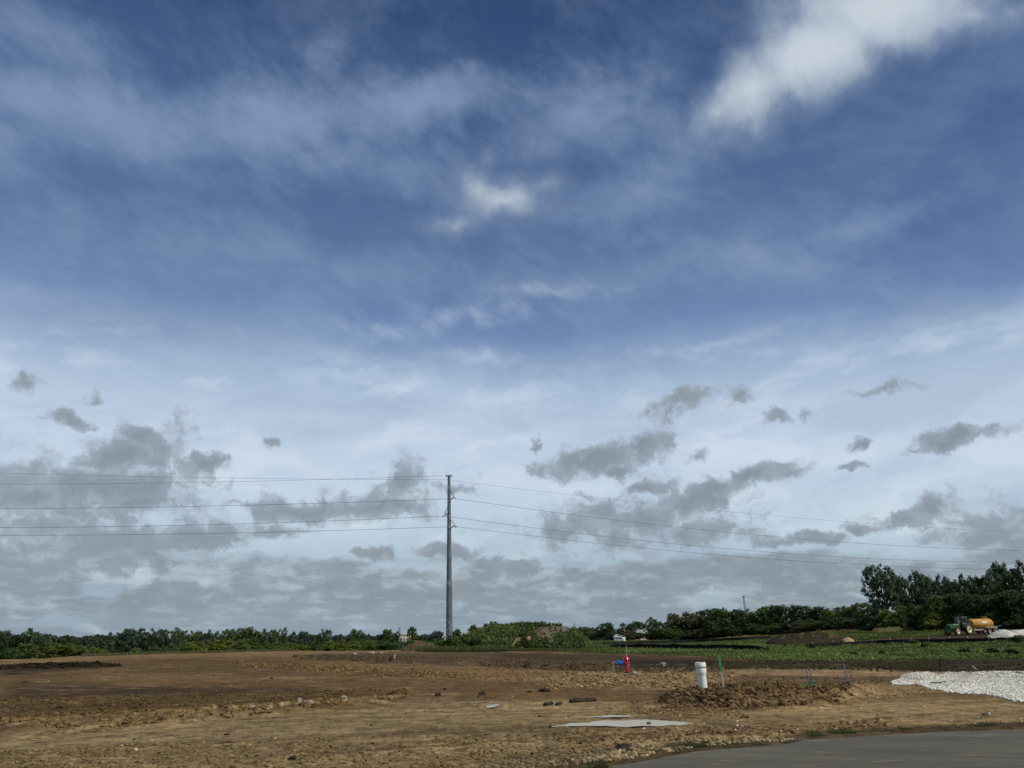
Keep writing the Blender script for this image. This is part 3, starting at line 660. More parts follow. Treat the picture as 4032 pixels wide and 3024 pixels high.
def build_clods():
    rng = np.random.default_rng(4); P = []; S = []; C = []
    for xs, t, b, n, (s0, s1), q in clod_zones:
        x, y = sample_band(rng, n, xs, t, b)
        keep = fbm(x * .012, y * .05, 3, n) > -.12; x = x[keep]; y = y[keep]
        X, Y = ground_pts(x, y); ok = (road_d(X, Y) > .15); X = X[ok]; Y = Y[ok]
        s = s0 + (s1 - s0) * rng.random(len(X)) ** 2.2
        z = gz(X, Y) + s * .15
        P.append(np.stack([X, Y, z], 1)); S.append(s)
        C.append(np.array(rgb(*q)) * rng.uniform(.6, 1.3, (len(X), 1)))
    P = np.concatenate(P); S = np.concatenate(S); C = np.concatenate(C) * np.array((.84, .80, .70))
    tag(rocks('soil_clods', P, S, C, M['clod'], 7), 'loose clods of broken brown soil strewn over the bare ground', 'soil clods', kind='stuff')
build_clods()

# ------------------------------------------------------------------ white gravel
GP = [(3506, 2683), (3560, 2670), (3608, 2661), (3643, 2659), (3697, 2667), (3737, 2659), (3829, 2664), (4032, 2657), (4300, 2655), (4700, 2660), (4760, 2730), (4600, 2790), (4400, 2805), (4200, 2790), (4032, 2768), (4000, 2763), (3943, 2750), (3871, 2734), (3786, 2731), (3700, 2719), (3643, 2706), (3600, 2690), (3566, 2697), (3514, 2694)]
def build_gravel():
    rng = np.random.default_rng(12); n = 140000
    y = 2655 + (2800 - 2655) * rng.random(n) ** 1.25; x = rng.uniform(3500, 4770, n)
    wx = x + 14 * fbm(x * .03, y * .1, 3, 5); wy = y + 5 * fbm(x * .05, y * .1, 3, 6)
    ok = in_poly(wx, wy, GP); x = np.where(rng.random(len(ok)) < .02, x + rng.normal(0, 14, len(ok)), x)[ok]; y = np.where(rng.random(len(ok)) < .04, y + rng.normal(0, 5, len(ok)), y)[ok]
    hole = fbm(x * .02, y * .08, 4, 8); ok = (hole < .17) | (rng.random(len(x)) < .25); x = x[ok]; y = y[ok]
    X, Y = ground_pts(x, y); s = .012 + .034 * rng.random(len(X)) ** 1.8; z = gz(X, Y) + .012 + s * .4
    c = np.array((.84, .80, .68)) * rng.uniform(.45, 1.12, (len(X), 1)) * (1 + .25 * fbm(X * .6, Y * .6, 3, 3))[:, None]
    m = soil_mat('gravel_stone', 3, .004, .3)
    tag(rocks('gravel', np.stack([X, Y, z], 1), s, c, m, 13), 'spread bed of crushed white gravel', 'gravel', kind='stuff')
    xs = np.arange(9, 36, .12); ys = np.arange(20, 48, .12); A, B = np.meshgrid(xs, ys)
    zb = base_z(A, B); pa, pb = to_pix(A, B, zb); pa = pa + 14 * fbm(pa * .03, pb * .1, 3, 5); pb2 = pb + 5 * fbm(pa * .05, pb * .1, 3, 6)
    ins = in_poly(pa, pb2, GP); z = gz(A.ravel(), B.ravel()).reshape(A.shape) + .006 + .02 * fbm(A * 5, B * 5, 3, 4)
    idx = np.arange(A.size).reshape(A.shape); q = ins[:-1, :-1] & ins[1:, :-1] & ins[:-1, 1:] & ins[1:, 1:]
    F = np.stack([idx[:-1, :-1][q], idx[:-1, 1:][q], idx[1:, 1:][q], idx[1:, :-1][q]], 1)
    used = np.unique(F); mp = np.zeros(A.size, int); mp[used] = np.arange(len(used))
    V = np.stack([A.ravel(), B.ravel(), z.ravel()], 1)[used]
    c = np.array((.42, .39, .31)) * (1 + .5 * fbm(V[:, 0] * 2, V[:, 1] * 2, 4, 2))[:, None]
    tag(np_mesh('gravel_path', V, mp[F], m, c, True), kind='structure')
build_gravel()

# ------------------------------------------------------------------ puddles
for k, pd in enumerate(PUD):
    pts = [hit(*p) for p in pd]; zz = [g1(*p) for p in pts]
    poly = []
    n = len(pts)
    for i in range(n):
        for t in np.linspace(0, 1, 8, endpoint=False):
            a, b = pts[i], pts[(i + 1) % n]; poly.append((a[0] + (b[0] - a[0]) * t, a[1] + (b[1] - a[1]) * t))
    A = np.array(poly); A = A.mean(0) + (A - A.mean(0)) * 1.08; A[:, 0] += .18 * fbm(A[:, 0] * 3, A[:, 1] * 3, 3, 5); A[:, 1] += .55 * fbm(A[:, 0] * 2.5, A[:, 1] * 2.5, 4, 6)
    mb = MB(); mb.add([(x, y, .0) for x, y in A], [tuple(range(len(A)))])
    o = mb.build('puddle', M['puddle']); tag(o, kind='structure')
    for p in o.data.polygons:
        if p.normal.z < 0: o.data.flip_normals(); break

# ------------------------------------------------------------------ foliage
def leaf_cloud(rng, lobes, nclump, nleaf, ls, cr, sprig=0., asp=.62):
    """lobes: (x, y, z, rx, ry, rz). Leaf-sized quads gathered into clumps through the crown's volume."""
    L = np.array(lobes, float); w = L[:, 3] * L[:, 5] + .0; w = w / w.sum()
    li = rng.choice(len(L), nclump, p=w); d = rng.standard_normal((nclump, 3)); d /= np.linalg.norm(d, axis=1)[:, None]
    rr = rng.uniform(.35, 1., nclump) ** .6
    cc = L[li, :3] + d * L[li, 3:6] * rr[:, None]
    up = rng.random(nclump) < sprig; cc[up, 2] += rng.uniform(.0, .9, up.sum()) * cr * 1.2
    ci = rng.integers(0, nclump, nleaf); off = rng.standard_normal((nleaf, 3)) * cr * rng.uniform(.5, 1.3, nclump)[ci][:, None] * .55
    off[up[ci]] *= (.7, .7, 1.25)
    P = cc[ci] + off
    n = rng.standard_normal((nleaf, 3)) * .8 + d[ci] * .7 + np.array((0, 0, .55)); n /= np.linalg.norm(n, axis=1)[:, None]
    a = rng.standard_normal((nleaf, 3)); a -= n * (a * n).sum(1)[:, None]; a /= np.linalg.norm(a, axis=1)[:, None]; b = np.cross(n, a)
    s = ls * rng.uniform(.6, 1.4, nleaf)[:, None]
    V = np.stack([P - a * s, P - b * s * asp, P + a * s, P + b * s * asp], 1).reshape(-1, 3)
    tone = (rng.uniform(.75, 1.25, nclump)[ci] * rng.uniform(.8, 1.2, nleaf))[:, None] * np.array((1, 1, 1)) * np.stack([rng.uniform(.85, 1.15, nleaf), np.ones(nleaf), rng.uniform(.8, 1.2, nleaf)], 1)
    return V, np.repeat(tone, 4, 0)
def quads(n): return np.arange(n * 4).reshape(-1, 4)
def limb_mesh(rng, h0, spread, nl, r0, top=.9):
    mb = MB(); mb.tube([(0, 0, -.03), (.01, 0, h0 * .5), (.0, .01, h0), (.02, 0, top * .75)], [r0 * 1.5, r0, r0 * .8, r0 * .25], 8)
    for i in range(nl):
        t = rng.uniform(0, 6.28); z = h0 * rng.uniform(.7, 1.3); e = rng.uniform(.5, 1.) * spread
        mb.tube([(0, 0, z), (math.cos(t) * e * .45, math.sin(t) * e * .45, z + .16), (math.cos(t) * e, math.sin(t) * e, min(top, z + rng.uniform(.25, .5)))], [r0 * .55, r0 * .35, r0 * .1], 5)
    return mb
ARCH = {}
def arche(key, lobes, nc, nl, ls, cr, sprig, h0, spread, nlimb, r0, seed, top=.9):
    rng = np.random.default_rng(seed); V, c = leaf_cloud(rng, lobes, nc, nl, ls, cr, sprig)
    me = np_mesh('crown', V, quads(nl), None, c); cm = me.data; bpy.data.objects.remove(me)
    o = limb_mesh(rng, h0, spread, nlimb, r0, top).build('trunk', M['bark'], smooth=True); tm = o.data; bpy.data.objects.remove(o)
    ARCH[key] = (cm, tm)
def rlobes(seed, n, rx, z0, z1, r):
    g = np.random.default_rng(seed); out = []
    for i in range(n):
        t = g.uniform(0, 6.28); q = g.uniform(0, 1) ** .5; z = z0 + (z1 - z0) * (i + .5) / n
        k = math.sqrt(max(.05, 1 - (((z - z0) / (z1 - z0) - .42) / .72) ** 2))
        rr = r * g.uniform(.7, 1.2); out.append((math.cos(t) * q * rx * k, math.sin(t) * q * rx * k, z, rr, rr, rr * g.uniform(.7, 1.)))
    return out
# normalised: height 1, half-width .5
arche('round', rlobes(1, 14, .36, .25, .84, .19), 170, 7500, .022, .055, .0, .32, .35, 6, .022, 11)
arche('round_b', rlobes(2, 14, .38, .2, .83, .18), 180, 7500, .022, .055, .0, .30, .35, 6, .022, 12)
arche('upright', rlobes(3, 13, .32, .15, .86, .19), 170, 8000, .021, .05, .15, .25, .28, 6, .02, 13)
arche('upright_b', rlobes(4, 14, .34, .10, .84, .19), 180, 8000, .021, .05, .15, .25, .28, 6, .02, 14)
arche('sparse', rlobes(5, 9, .30, .30, .90, .15), 90, 3200, .022, .05, .2, .35, .35, 8, .018, 15)
arche('bush', [(x, y, z, .24, .24, .34) for x, y, z in [(-.3, 0, .34), (-.1, .1, .5), (.12, -.05, .55), (.3, .05, .36), (0, -.15, .3), (-.2, -.12, .4), (.22, -.14, .42), (-.42, 0, .22), (.42, 0, .22)]], 190, 8000, .026, .07, .15, .15, .3, 5, .015, 16, .6)
arche('bush_b', [(x, y, z, .22, .22, .30) for x, y, z in [(-.34, .05, .30), (-.14, 0, .58), (.08, .1, .44), (.26, 0, .60), (.4, -.05, .28), (0, -.18, .3), (-.25, -.12, .3), (.16, -.15, .34)]], 180, 7600, .026, .07, .2, .15, .3, 5, .015, 17, .6)
arche('open', [(-.22, 0, .78, .2, .2, .15), (.02, .05, .86, .22, .22, .13), (.24, 0, .74, .2, .2, .15), (-.36, .05, .60, .14, .14, .14), (-.14, -.1, .62, .18, .18, .14), (.14, .1, .60, .2, .2, .14), (.36, 0, .56, .14, .16, .15), (-.25, .05, .44, .13, .13, .10), (.06, -.1, .46, .12, .12, .1), (.28, 0, .40, .12, .12, .09), (-.08, .1, .34, .09, .09, .07)],
      230, 11000, .015, .036, .25, .30, .42, 16, .02, 18, .85)
arche('conifer', [(0, 0, z, .42 * (1.02 - z), .42 * (1.02 - z), .09) for z in np.linspace(.12, .95, 9)], 150, 4000, .03, .05, .1, .3, .1, 2, .02, 19, .95)
arche('shrub', rlobes(6, 7, .3, .2, .75, .26), 90, 3200, .045, .09, .5, .15, .3, 4, .02, 20, .6)
arche('weed', rlobes(7, 5, .25, .2, .7, .22), 34, 420, .085, .10, .6, .2, .2, 4, .015, 21, .6)
LM = {'dark': leaf_mat('leaves_dark', (.056, .090, .032), .35), 'blue': leaf_mat('leaves_bluegreen', (.086, .128, .068), .35), 'mid': leaf_mat('leaves_mid', (.092, .144, .038), .35),
      'yel': leaf_mat('leaves_yellowgreen', (.155, .190, .034), .35), 'olive': leaf_mat('leaves_olive', (.118, .134, .050), .35), 'far': leaf_mat('leaves_far_hazed', (.050, .078, .056), .3),  # far leaves: distance haze put into their duller, bluer colour
      'weed': leaf_mat('leaves_weed', (.180, .245, .060), .3), 'dry': leaf_mat('dry_grass', (.26, .22, .13), .3)}
def plant(name, arch, tone, px, top, w, Y, label, cat, group, base=None, rz=None, sink=0.):
    s = slope_of(px); X = s * Y; zb = g1(X, Y) if base is None else base
    zt = at(px, top, Y).z; h = max(.3, (zt - zb)) ; wid = 1.28 * w * Y / FPX / (CP + .34 * SP)
    o = empty(name, (X, Y, zb - sink), (hash((px, top)) % 628) / 100 if rz is None else rz, (wid, wid, (h + sink) * 1.04))
    tag(o, label, cat, group)
    cm, tm = ARCH[arch]
    for nm, me in (('crown', cm), ('trunk', tm)):
        c = bpy.data.objects.new(nm, me); col.objects.link(c); c.parent = o
        if nm == 'crown':
            if not me.materials: me.materials.append(LM['mid'])
            c.material_slots[0].link = 'OBJECT'; c.material_slots[0].material = LM[tone]
    return o
ORD = ['first', 'second', 'third', 'fourth', 'fifth', 'sixth', 'seventh', 'eighth', 'ninth', 'tenth', 'eleventh', 'twelfth', 'thirteenth', 'fourteenth', 'fifteenth', 'sixteenth', 'seventeenth', 'eighteenth', 'nineteenth', 'twentieth',
       'twenty-first', 'twenty-second', 'twenty-third', 'twenty-fourth', 'twenty-fifth', 'twenty-sixth', 'twenty-seventh', 'twenty-eighth', 'twenty-ninth', 'thirtieth', 'thirty-first', 'thirty-second', 'thirty-third', 'thirty-fourth', 'thirty-fifth', 'thirty-sixth', 'thirty-seventh', 'thirty-eighth', 'thirty-ninth', 'fortieth']
def pdepth(px): return float(np.interp(px, [0, 1500, 1800, 2300, 2700, 3000, 3300, 3450, 3600, 3800, 4100], [235, 240, 230, 330, 300, 262, 224, 200, 186, 172, 160]))
# left treeline, behind the slope
left_trees = [(-8, 2480, 70, 'round', 'dark', 'dark round'), (45, 2494, 110, 'round_b', 'dark', 'broad dark'), (115, 2478, 120, 'upright_b', 'blue', 'big rounded blue-green'), (168, 2492, 60, 'upright', 'blue', 'ragged blue-green'),
    (255, 2507, 60, 'sparse', 'dark', 'thin dark'), (300, 2511, 62, 'round', 'dark', 'small round dark'), (372, 2500, 80, 'upright', 'blue', 'loose-topped'), (425, 2494, 85, 'upright_b', 'blue', 'pale-topped'),
    (480, 2490, 70, 'upright', 'dark', 'dark upright'), (525, 2472, 90, 'upright', 'blue', 'tall pointed-top'), (575, 2480, 70, 'upright_b', 'dark', 'dark full'), (618, 2474, 72, 'upright', 'blue', 'twin-topped'), (672, 2474, 86, 'upright_b', 'blue', 'broad blue-green'),
    (716, 2480, 60, 'upright', 'blue', 'short-topped'), (766, 2482, 60, 'upright', 'mid', 'leafy mid-green'), (822, 2484, 78, 'upright_b', 'blue', 'flat-topped'), (862, 2487, 50, 'sparse', 'blue', 'open airy'), (912, 2474, 80, 'upright', 'mid', 'dense mid-green'),
    (982, 2466, 80, 'round_b', 'mid', 'tallest rounded'), (1040, 2480, 80, 'upright_b', 'blue', 'wide pale'), (1084, 2476, 48, 'upright', 'mid', 'dark-topped'), (1121, 2472, 34, 'sparse', 'blue', 'slender pale'), (1146, 2488, 44, 'sparse', 'blue', 'feathery pale'),
    (1174, 2490, 50, 'upright', 'mid', 'small pointed'), (1207, 2483, 52, 'round', 'blue', 'rounded bluish'), (1252, 2497, 64, 'round_b', 'dark', 'very dark'), (1281, 2476, 44, 'upright', 'blue', 'tall light'), (1335, 2501, 48, 'round', 'far', 'low dome'),
    (1378, 2500, 40, 'round_b', 'far', 'small distant dark'), (1408, 2475, 46, 'round', 'mid', 'tall lone rounded'), (1440, 2503, 30, 'round', 'far', 'tiny distant'), (1468, 2501, 46, 'round_b', 'far', 'wide distant'), (1530, 2477, 72, 'upright', 'mid', 'broad conical'),
    (1568, 2486, 34, 'sparse', 'far', 'thin greyish'), (1623, 2466, 42, 'upright', 'mid', 'slim tall'), (1664, 2500, 48, 'round', 'far', 'dark oval'), (1714, 2482, 62, 'round_b', 'far', 'dark rounded')]
for i, (px, top, w, a, t, look) in enumerate(left_trees):
    plant('tree', a, t, px, top, w * 1.12, pdepth(px) + (i % 3) * 5, f"{look} tree, {ORD[i]} from the left end of the left treeline", 'tree', 'trees of the left treeline')
left_bush = [(20, 2556, 110, 'mid'), (95, 2545, 120, 'mid'), (160, 2530, 130, 'yel'), (235, 2526, 150, 'yel'), (300, 2534, 90, 'yel'), (345, 2548, 80, 'mid'), (400, 2545, 80, 'yel'), (460, 2556, 80, 'dark'), (540, 2549, 60, 'yel'), (590, 2562, 50, 'yel'), (650, 2545, 90, 'mid'),
    (690, 2530, 80, 'mid'), (752, 2517, 100, 'yel'), (830, 2514, 110, 'yel'), (900, 2513, 100, 'yel'), (968, 2515, 90, 'yel'), (1040, 2526, 90, 'mid'), (1110, 2524, 90, 'yel'), (1180, 2528, 80, 'yel'), (1232, 2520, 60, 'dark'), (1300, 2520, 90, 'yel'),
    (1370, 2515, 90, 'yel'), (1405, 2509, 50, 'mid'), (1460, 2516, 90, 'yel'), (1530, 2520, 90, 'mid'), (1590, 2518, 90, 'mid'), (1645, 2516, 80, 'yel'), (1700, 2512, 60, 'mid')]
for i, (px, top, w, t) in enumerate(left_bush):
    look = {'yel': 'yellow-green', 'mid': 'mid-green', 'dark': 'dark green'}[t]
    plant('bush', 'bush' if i % 2 else 'bush_b', t, px, top, w * 1.15, 214 + (i % 3) * 4, f"{look} bushy shrub, {ORD[i]} from the left along the foot of the left treeline", 'bush', 'bushes along the foot of the left treeline')
# trees in the middle distance, right of the pole
mid_trees = [(2238, 2470, 66, 300, 'round', 'mid', 'low rounded tree just right of the weedy mound'), (2292, 2466, 72, 310, 'round_b', 'mid', 'round-topped tree left of the lone dark tree'), (2335, 2484, 60, 320, 'round', 'olive', 'short olive tree in the dip right of the weedy mound'),
    (2381, 2450, 76, 300, 'round', 'dark', 'lone dark round tree standing clear of its neighbours'), (2424, 2492, 44, 420, 'round_b', 'far', 'small hazy tree in the gap right of the lone dark tree'), (2440, 2469, 14, 330, 'conifer', 'dark', 'narrow pointed conifer beside the low white-roofed house'),
    (2472, 2452, 50, 320, 'round', 'dark', 'dark tree rising behind the white-roofed houses on the left side'), (2502, 2444, 54, 330, 'round_b', 'dark', 'tall dark tree behind the pair of houses'), (2535, 2449, 40, 335, 'upright', 'dark', 'dark pointed tree behind the gap between houses'),
    (2474, 2478, 70, 296, 'round', 'olive', 'olive round tree in front of the pair of houses'), (2520, 2490, 50, 296, 'round_b', 'olive', 'small olive tree covering the front of the larger house'), (2576, 2432, 80, 292, 'upright_b', 'mid', 'bright green tall tree right of the larger house'), (2610, 2470, 60, 288, 'round', 'mid', 'lower green tree right of the larger house')]
for px, top, w, Y, a, t, lab in mid_trees: plant('tree', a, t, px, top, w * 1.1, Y, lab, 'tree', 'trees around the far houses')
right_trees = [(2642, 2448, 56, 'sparse', 'olive', 'thin grey-green'), (2660, 2428, 52, 'sparse', 'olive', 'bare-topped'), (2692, 2409, 84, 'round', 'olive', 'tall olive'), (2735, 2414, 80, 'upright_b', 'olive', 'ragged olive'), (2762, 2420, 70, 'round_b', 'olive', 'brownish olive'),
    (2802, 2396, 84, 'round', 'dark', 'dark domed'), (2852, 2391, 92, 'round_b', 'mid', 'broad domed'), (2898, 2410, 70, 'upright_b', 'olive', 'soft-edged'), (2934, 2396, 70, 'upright', 'dark', 'dark ragged'), (2975, 2412, 70, 'round', 'olive', 'low olive'), (3008, 2394, 76, 'round_b', 'mid', 'leafy'),
    (3060, 2382, 80, 'round', 'mid', 'rounded'), (3096, 2379, 80, 'round_b', 'dark', 'full dark'), (3150, 2398, 66, 'upright', 'dark', 'dark narrow'), (3190, 2380, 90, 'round', 'dark', 'big dark dome'), (3240, 2386, 80, 'round_b', 'dark', 'wide dark'), (3288, 2397, 76, 'upright_b', 'yel', 'yellowish'),
    (3336, 2384, 84, 'round', 'mid', 'bright-topped'), (3378, 2392, 66, 'round_b', 'olive', 'olive-brown'), (3432, 2369, 84, 'upright', 'mid', 'pointed-top')]
for i, (px, top, w, a, t, look) in enumerate(right_trees):
    plant('tree', a, t, px, top, w * 1.42, pdepth(px) + (i % 2) * 6, f"{look} tree, {ORD[i]} from the left end of the long right-hand wood edge", 'tree', 'trees along the right wood edge')
# undergrowth at the foot of that wood edge
i = 0
for px in range(2620, 3520, 62):
    t = ['olive', 'mid', 'dark'][i % 3]; top = float(np.interp(px, [2620, 2900, 3200, 3520], [2476, 2462, 2440, 2418])) + (i * 37 % 11) - 5
    plant('bush', 'bush' if i % 2 else 'bush_b', t, px, top, 104, pdepth(px) - 7, f"{ {'olive': 'olive', 'mid': 'mid-green', 'dark': 'dark'}[t]} bush at the foot of the right-hand wood, {ORD[i]} from its left end", 'bush', 'bushes at the foot of the right wood'); i += 1
plant('cottonwood', 'open', 'blue', 3508, 2226, 178, 192, 'tallest open-crowned tree with visible forked trunk, standing above the wood', 'tree', None, rz=.6)
big = [(3600, 2262, 90, 'upright', 'blue', 'loose tall'), (3652, 2252, 86, 'sparse', 'blue', 'airy pale-leaved'), (3655, 2268, 80, 'upright_b', 'dark', 'dark filled'), (3706, 2264, 84, 'upright', 'blue', 'grey-green'), (3748, 2274, 76, 'sparse', 'blue', 'see-through'), (3750, 2290, 90, 'upright_b', 'dark', 'dark lower'),
    (3800, 2284, 84, 'round', 'dark', 'smooth dark'), (3846, 2268, 90, 'upright_b', 'dark', 'bristly dark'), (3896, 2266, 86, 'upright', 'dark', 'tall dark'), (3940, 2278, 80, 'round_b', 'dark', 'dense dark'), (3968, 2244, 80, 'sparse', 'blue', 'long-branched'), (4004, 2212, 100, 'upright', 'dark', 'highest dark'), (4060, 2220, 110, 'upright_b', 'dark', 'edge-cut tall')]
for k, (px, top, w, a, t, look) in enumerate(big):
    plant('tree', a, t, px, top, w * 1.2, pdepth(px) + 8 + (k % 3) * 4, f"{look} tree, {ORD[k]} from the left behind the tractor and tank", 'tree', 'tall trees behind the tractor')
lower = [(3470, 2392, 90, 'olive', 'bush'), (3540, 2382, 110, 'yel', 'bush_b'), (3600, 2378, 100, 'mid', 'bush'), (3650, 2372, 90, 'olive', 'bush_b'), (3700, 2380, 90, 'yel', 'bush'), (3735, 2340, 110, 'mid', 'round'), (3790, 2330, 120, 'dark', 'round_b'), (3850, 2335, 120, 'dark', 'round'), (3910, 2340, 120, 'dark', 'round_b'), (3960, 2330, 120, 'dark', 'round'), (4020, 2320, 130, 'dark', 'round_b'), (4080, 2330, 130, 'dark', 'round'),
    (3560, 2420, 90, 'olive', 'bush'), (3460, 2432, 90, 'olive', 'bush_b'), (3640, 2415, 100, 'dark', 'bush'), (3740, 2400, 110, 'yel', 'bush_b'), (3830, 2400, 110, 'dark', 'bush'), (3920, 2412, 100, 'mid', 'bush_b'), (4000, 2420, 120, 'dark', 'bush'), (4070, 2400, 110, 'dark', 'bush_b'), (3520, 2445, 80, 'mid', 'bush_b'), (3690, 2440, 90, 'dark', 'bush')]
for k, (px, top, w, t, a) in enumerate(sorted(lower)):
    tree = a.startswith('round')
    plant('tree' if tree else 'bush', a, t, px, top, w * 1.15, pdepth(px) - 2 - (3 if not tree else 0) - (k % 3), f"{ {'olive': 'olive', 'mid': 'mid-green', 'dark': 'dark', 'yel': 'yellow-green'}[t]} {'tree' if tree else 'bush'} in the understorey below the tall right trees, {ORD[k]} from the left", 'tree' if tree else 'bush', 'understorey below the tall right trees')

# distant wood closing the horizon
def far_wood():
    rng = np.random.default_rng(33); n = 90000; s = rng.uniform(-1.0, 1.0, n); Y = rng.uniform(640, 760, n); X = s * Y
    zb = base_z(X, Y); hh = 8 + 7 * fbm(s * 60, s * 0, 4, 5); hh += 3 * fbm(s * 260, s * 0, 3, 6)
    z = zb + rng.random(n) ** .7 * hh + rng.standard_normal(n) * .3
    nrm = rng.standard_normal((n, 3)); a = np.cross(nrm, (0, 0, 1)); a /= np.linalg.norm(a, axis=1)[:, None]; b = np.cross(nrm / np.linalg.norm(nrm, axis=1)[:, None], a)
    P = np.stack([X, Y, z], 1); q = rng.uniform(.8, 1.6, n)[:, None]
    V = np.stack([P - a * q, P - b * q, P + a * q, P + b * q], 1).reshape(-1, 3)
    c = np.repeat(rng.uniform(.7, 1.2, (n, 1)) * np.ones((1, 3)), 4, 0)
    tag(np_mesh('distant_wood', V, quads(n), LM['far'], c), 'dark far-off wood along the horizon', 'wood', kind='stuff')
far_wood()

# ------------------------------------------------------------------ earth mounds
def mound(name, outline, Y0, depth, colr, label, cat, seed=1, rough=.15, nx=160, ny=50, m=None, group=None, parent=None):
    """outline: (px, skyline py) at forward distance Y0"""
    xs = np.array([p[0] for p in outline], float); tops = np.array([p[1] for p in outline], float)
    px = np.linspace(xs[0], xs[-1], nx); tp = np.interp(px, xs, tops)
    s = np.array([slope_of(q) for q in px]); X0 = s * Y0; zt = np.array([at(q, t, Y0).z for q, t in zip(px, tp)])
    zb = base_z(X0, np.full(nx, Y0)); H = np.maximum(zt - zb, 0.0) * np.clip(np.minimum(np.arange(nx), np.arange(nx)[::-1]) / (nx * .06), 0, 1) ** .7
    u = np.linspace(-1, 1, ny); prof = (1 - np.abs(u) ** 1.5) ** .9
    sc = H / max(H.max(), .1)
    X = X0[None, :] + 0 * u[:, None]; Yy = Y0 + u[:, None] * depth * (.35 + .65 * sc[None, :])
    zg = base_z(X, Yy); Z = zg * (1 - prof[:, None]) + (zb[None, :] + H[None, :]) * prof[:, None]
    Z = Z + rough * prof[:, None] * sc[None, :] ** .5 * (2 * fbm(X * 1.1, Yy * 1.1, 4, seed) + .8 * fbm(X * 4, Yy * 4, 3, seed + 5)) - .12 * (1 - prof[:, None])
    V = np.stack([X, Yy, Z], -1).reshape(-1, 3); i = np.arange(ny - 1)[:, None] * nx; k = np.arange(nx - 1)[None, :]
    F = np.stack([i + k, i + k + 1, i + nx + k + 1, i + nx + k], -1).reshape(-1, 4)
    x0, y0, z0 = X0[nx // 2], Y0, zb[nx // 2]
    c = colr(V) if callable(colr) else np.tile(np.array(colr), (len(V), 1)) * (1 + .5 * fbm(V[:, 0] * 1.5, V[:, 2] * 2.5, 4, seed))[:, None]
    o = np_mesh(name, V - (x0, y0, z0), F, m or M['clod'], c, True); o.location = (x0, y0, z0)
    if label: tag(o, label, cat, group)
    return o, X, Yy, Z, (X0, zb, H)
def mcol(V):
    px, py = to_pix(V[:, 0], V[:, 1], V[:, 2]); c = np.tile(np.array(rgb(62, 66, 38)), (len(V), 1))
    g = sstep(fbm(V[:, 0] * .35, V[:, 2] * .6, 3, 81), -.06, .04); sc = np.clip(g * (px > 2060) * (px < 2270) + band(px, py, [2105, 2180, 2262], [2468, 2462, 2470], [2505, 2500, 2500], 6, 14), 0, 1)[:, None]
    c = c * (1 - sc) + np.array(rgb(98, 90, 74)) * sc
    tn = (sstep(fbm(V[:, 0] * .9, V[:, 2] * 1.1, 3, 84), .16, .22) * (px > 1920) * (px < 2170) * (py > 2500))[:, None]; c = c * (1 - tn) + np.array(rgb(116, 101, 72)) * tn
    k = np.exp(-((px - 2084) / 14) ** 2 - ((py - 2514) / 13) ** 2)[:, None]; c = c * (1 - k) + np.array(rgb(168, 130, 86)) * k
    return c * (1 + .4 * fbm(V[:, 0] * 1.2, V[:, 2] * 3, 4, 3))[:, None]
MOUT = [(1640, 2553), (1700, 2545), (1770, 2532), (1830, 2512), (1890, 2488), (1940, 2475), (2000, 2468), (2060, 2464), (2130, 2463), (2200, 2466), (2250, 2478), (2290, 2505), (2330, 2545), (2350, 2553)]
_, mX, mY, mZ, _ = mound('spoil_mound', MOUT, 124, 11, mcol, 'big weedy spoil mound with bare grey earth near its top, right of the pole', 'earth mound', 3, .28, 220, 60)
mound('dirt_pile', [(1580, 2556), (1605, 2543), (1632, 2530), (1652, 2525), (1668, 2529), (1690, 2527), (1712, 2538), (1750, 2550)], 112, 3.0, rgb(84, 74, 52), 'brown dirt pile at the left foot of the steel pole', 'dirt pile', 8, .40, 130, 40)
def bcol(V):
    px, py = to_pix(V[:, 0], V[:, 1], V[:, 2]); c = np.tile(np.array(rgb(54, 49, 37)), (len(V), 1)); s = sstep(fbm(px * .09 + py * .05, py * .03, 4, 91, .6), .07, .20)[:, None] * (.8 * (1 - sstep(py, 2500, 2522)))[:, None]
    return (c * (1 - s) + np.array(rgb(104, 90, 64)) * s) * (1 + .5 * fbm(V[:, 0] * 2, V[:, 2] * 3, 4, 3))[:, None]
mound('dirt_berm', [(3010, 2526), (3045, 2512), (3070, 2503), (3130, 2498), (3190, 2491), (3250, 2494), (3290, 2500), (3330, 2518), (3345, 2524)], 134, 4, bcol, 'long dark berm of bare earth crossing the green field', 'berm', 12, .42, 200, 40)
mound('sand_pile', [(3314, 2521), (3325, 2512), (3338, 2508), (3350, 2511), (3362, 2520)], 131, 1.2, rgb(160, 140, 104), 'small tan pile at the right end of the dark berm', 'sand pile', 15, .05, 30, 16)
gm = soil_mat('crushed_stone', 2.0, .02, .7)
mound('gravel_pile', [(3868, 2522), (3900, 2506), (3925, 2489), (3940, 2482), (3962, 2479), (3985, 2489), (4010, 2510)], 116, 3.2, (.56, .54, .46), 'white gravel pile in front of the tank trailer, left of the two', 'gravel pile', 22, .10, 90, 40, gm, 'white gravel piles')
mound('gravel_pile', [(3950, 2515), (3972, 2492), (3995, 2482), (4030, 2478), (4070, 2483), (4110, 2510)], 118.5, 3.4, (.56, .54, .46), 'white gravel pile cut by the picture edge, right of the two', 'gravel pile', 29, .10, 90, 40, gm, 'white gravel piles')
mound('dirt_ridge', [(3430, 2474), (3500, 2470), (3560, 2466), (3640, 2463), (3720, 2464), (3780, 2468), (3830, 2474)], 178, 1.6, rgb(84, 82, 52), 'low pale earth ridge between the green field and the tall trees', 'earth ridge', 35, .2, 140, 20)

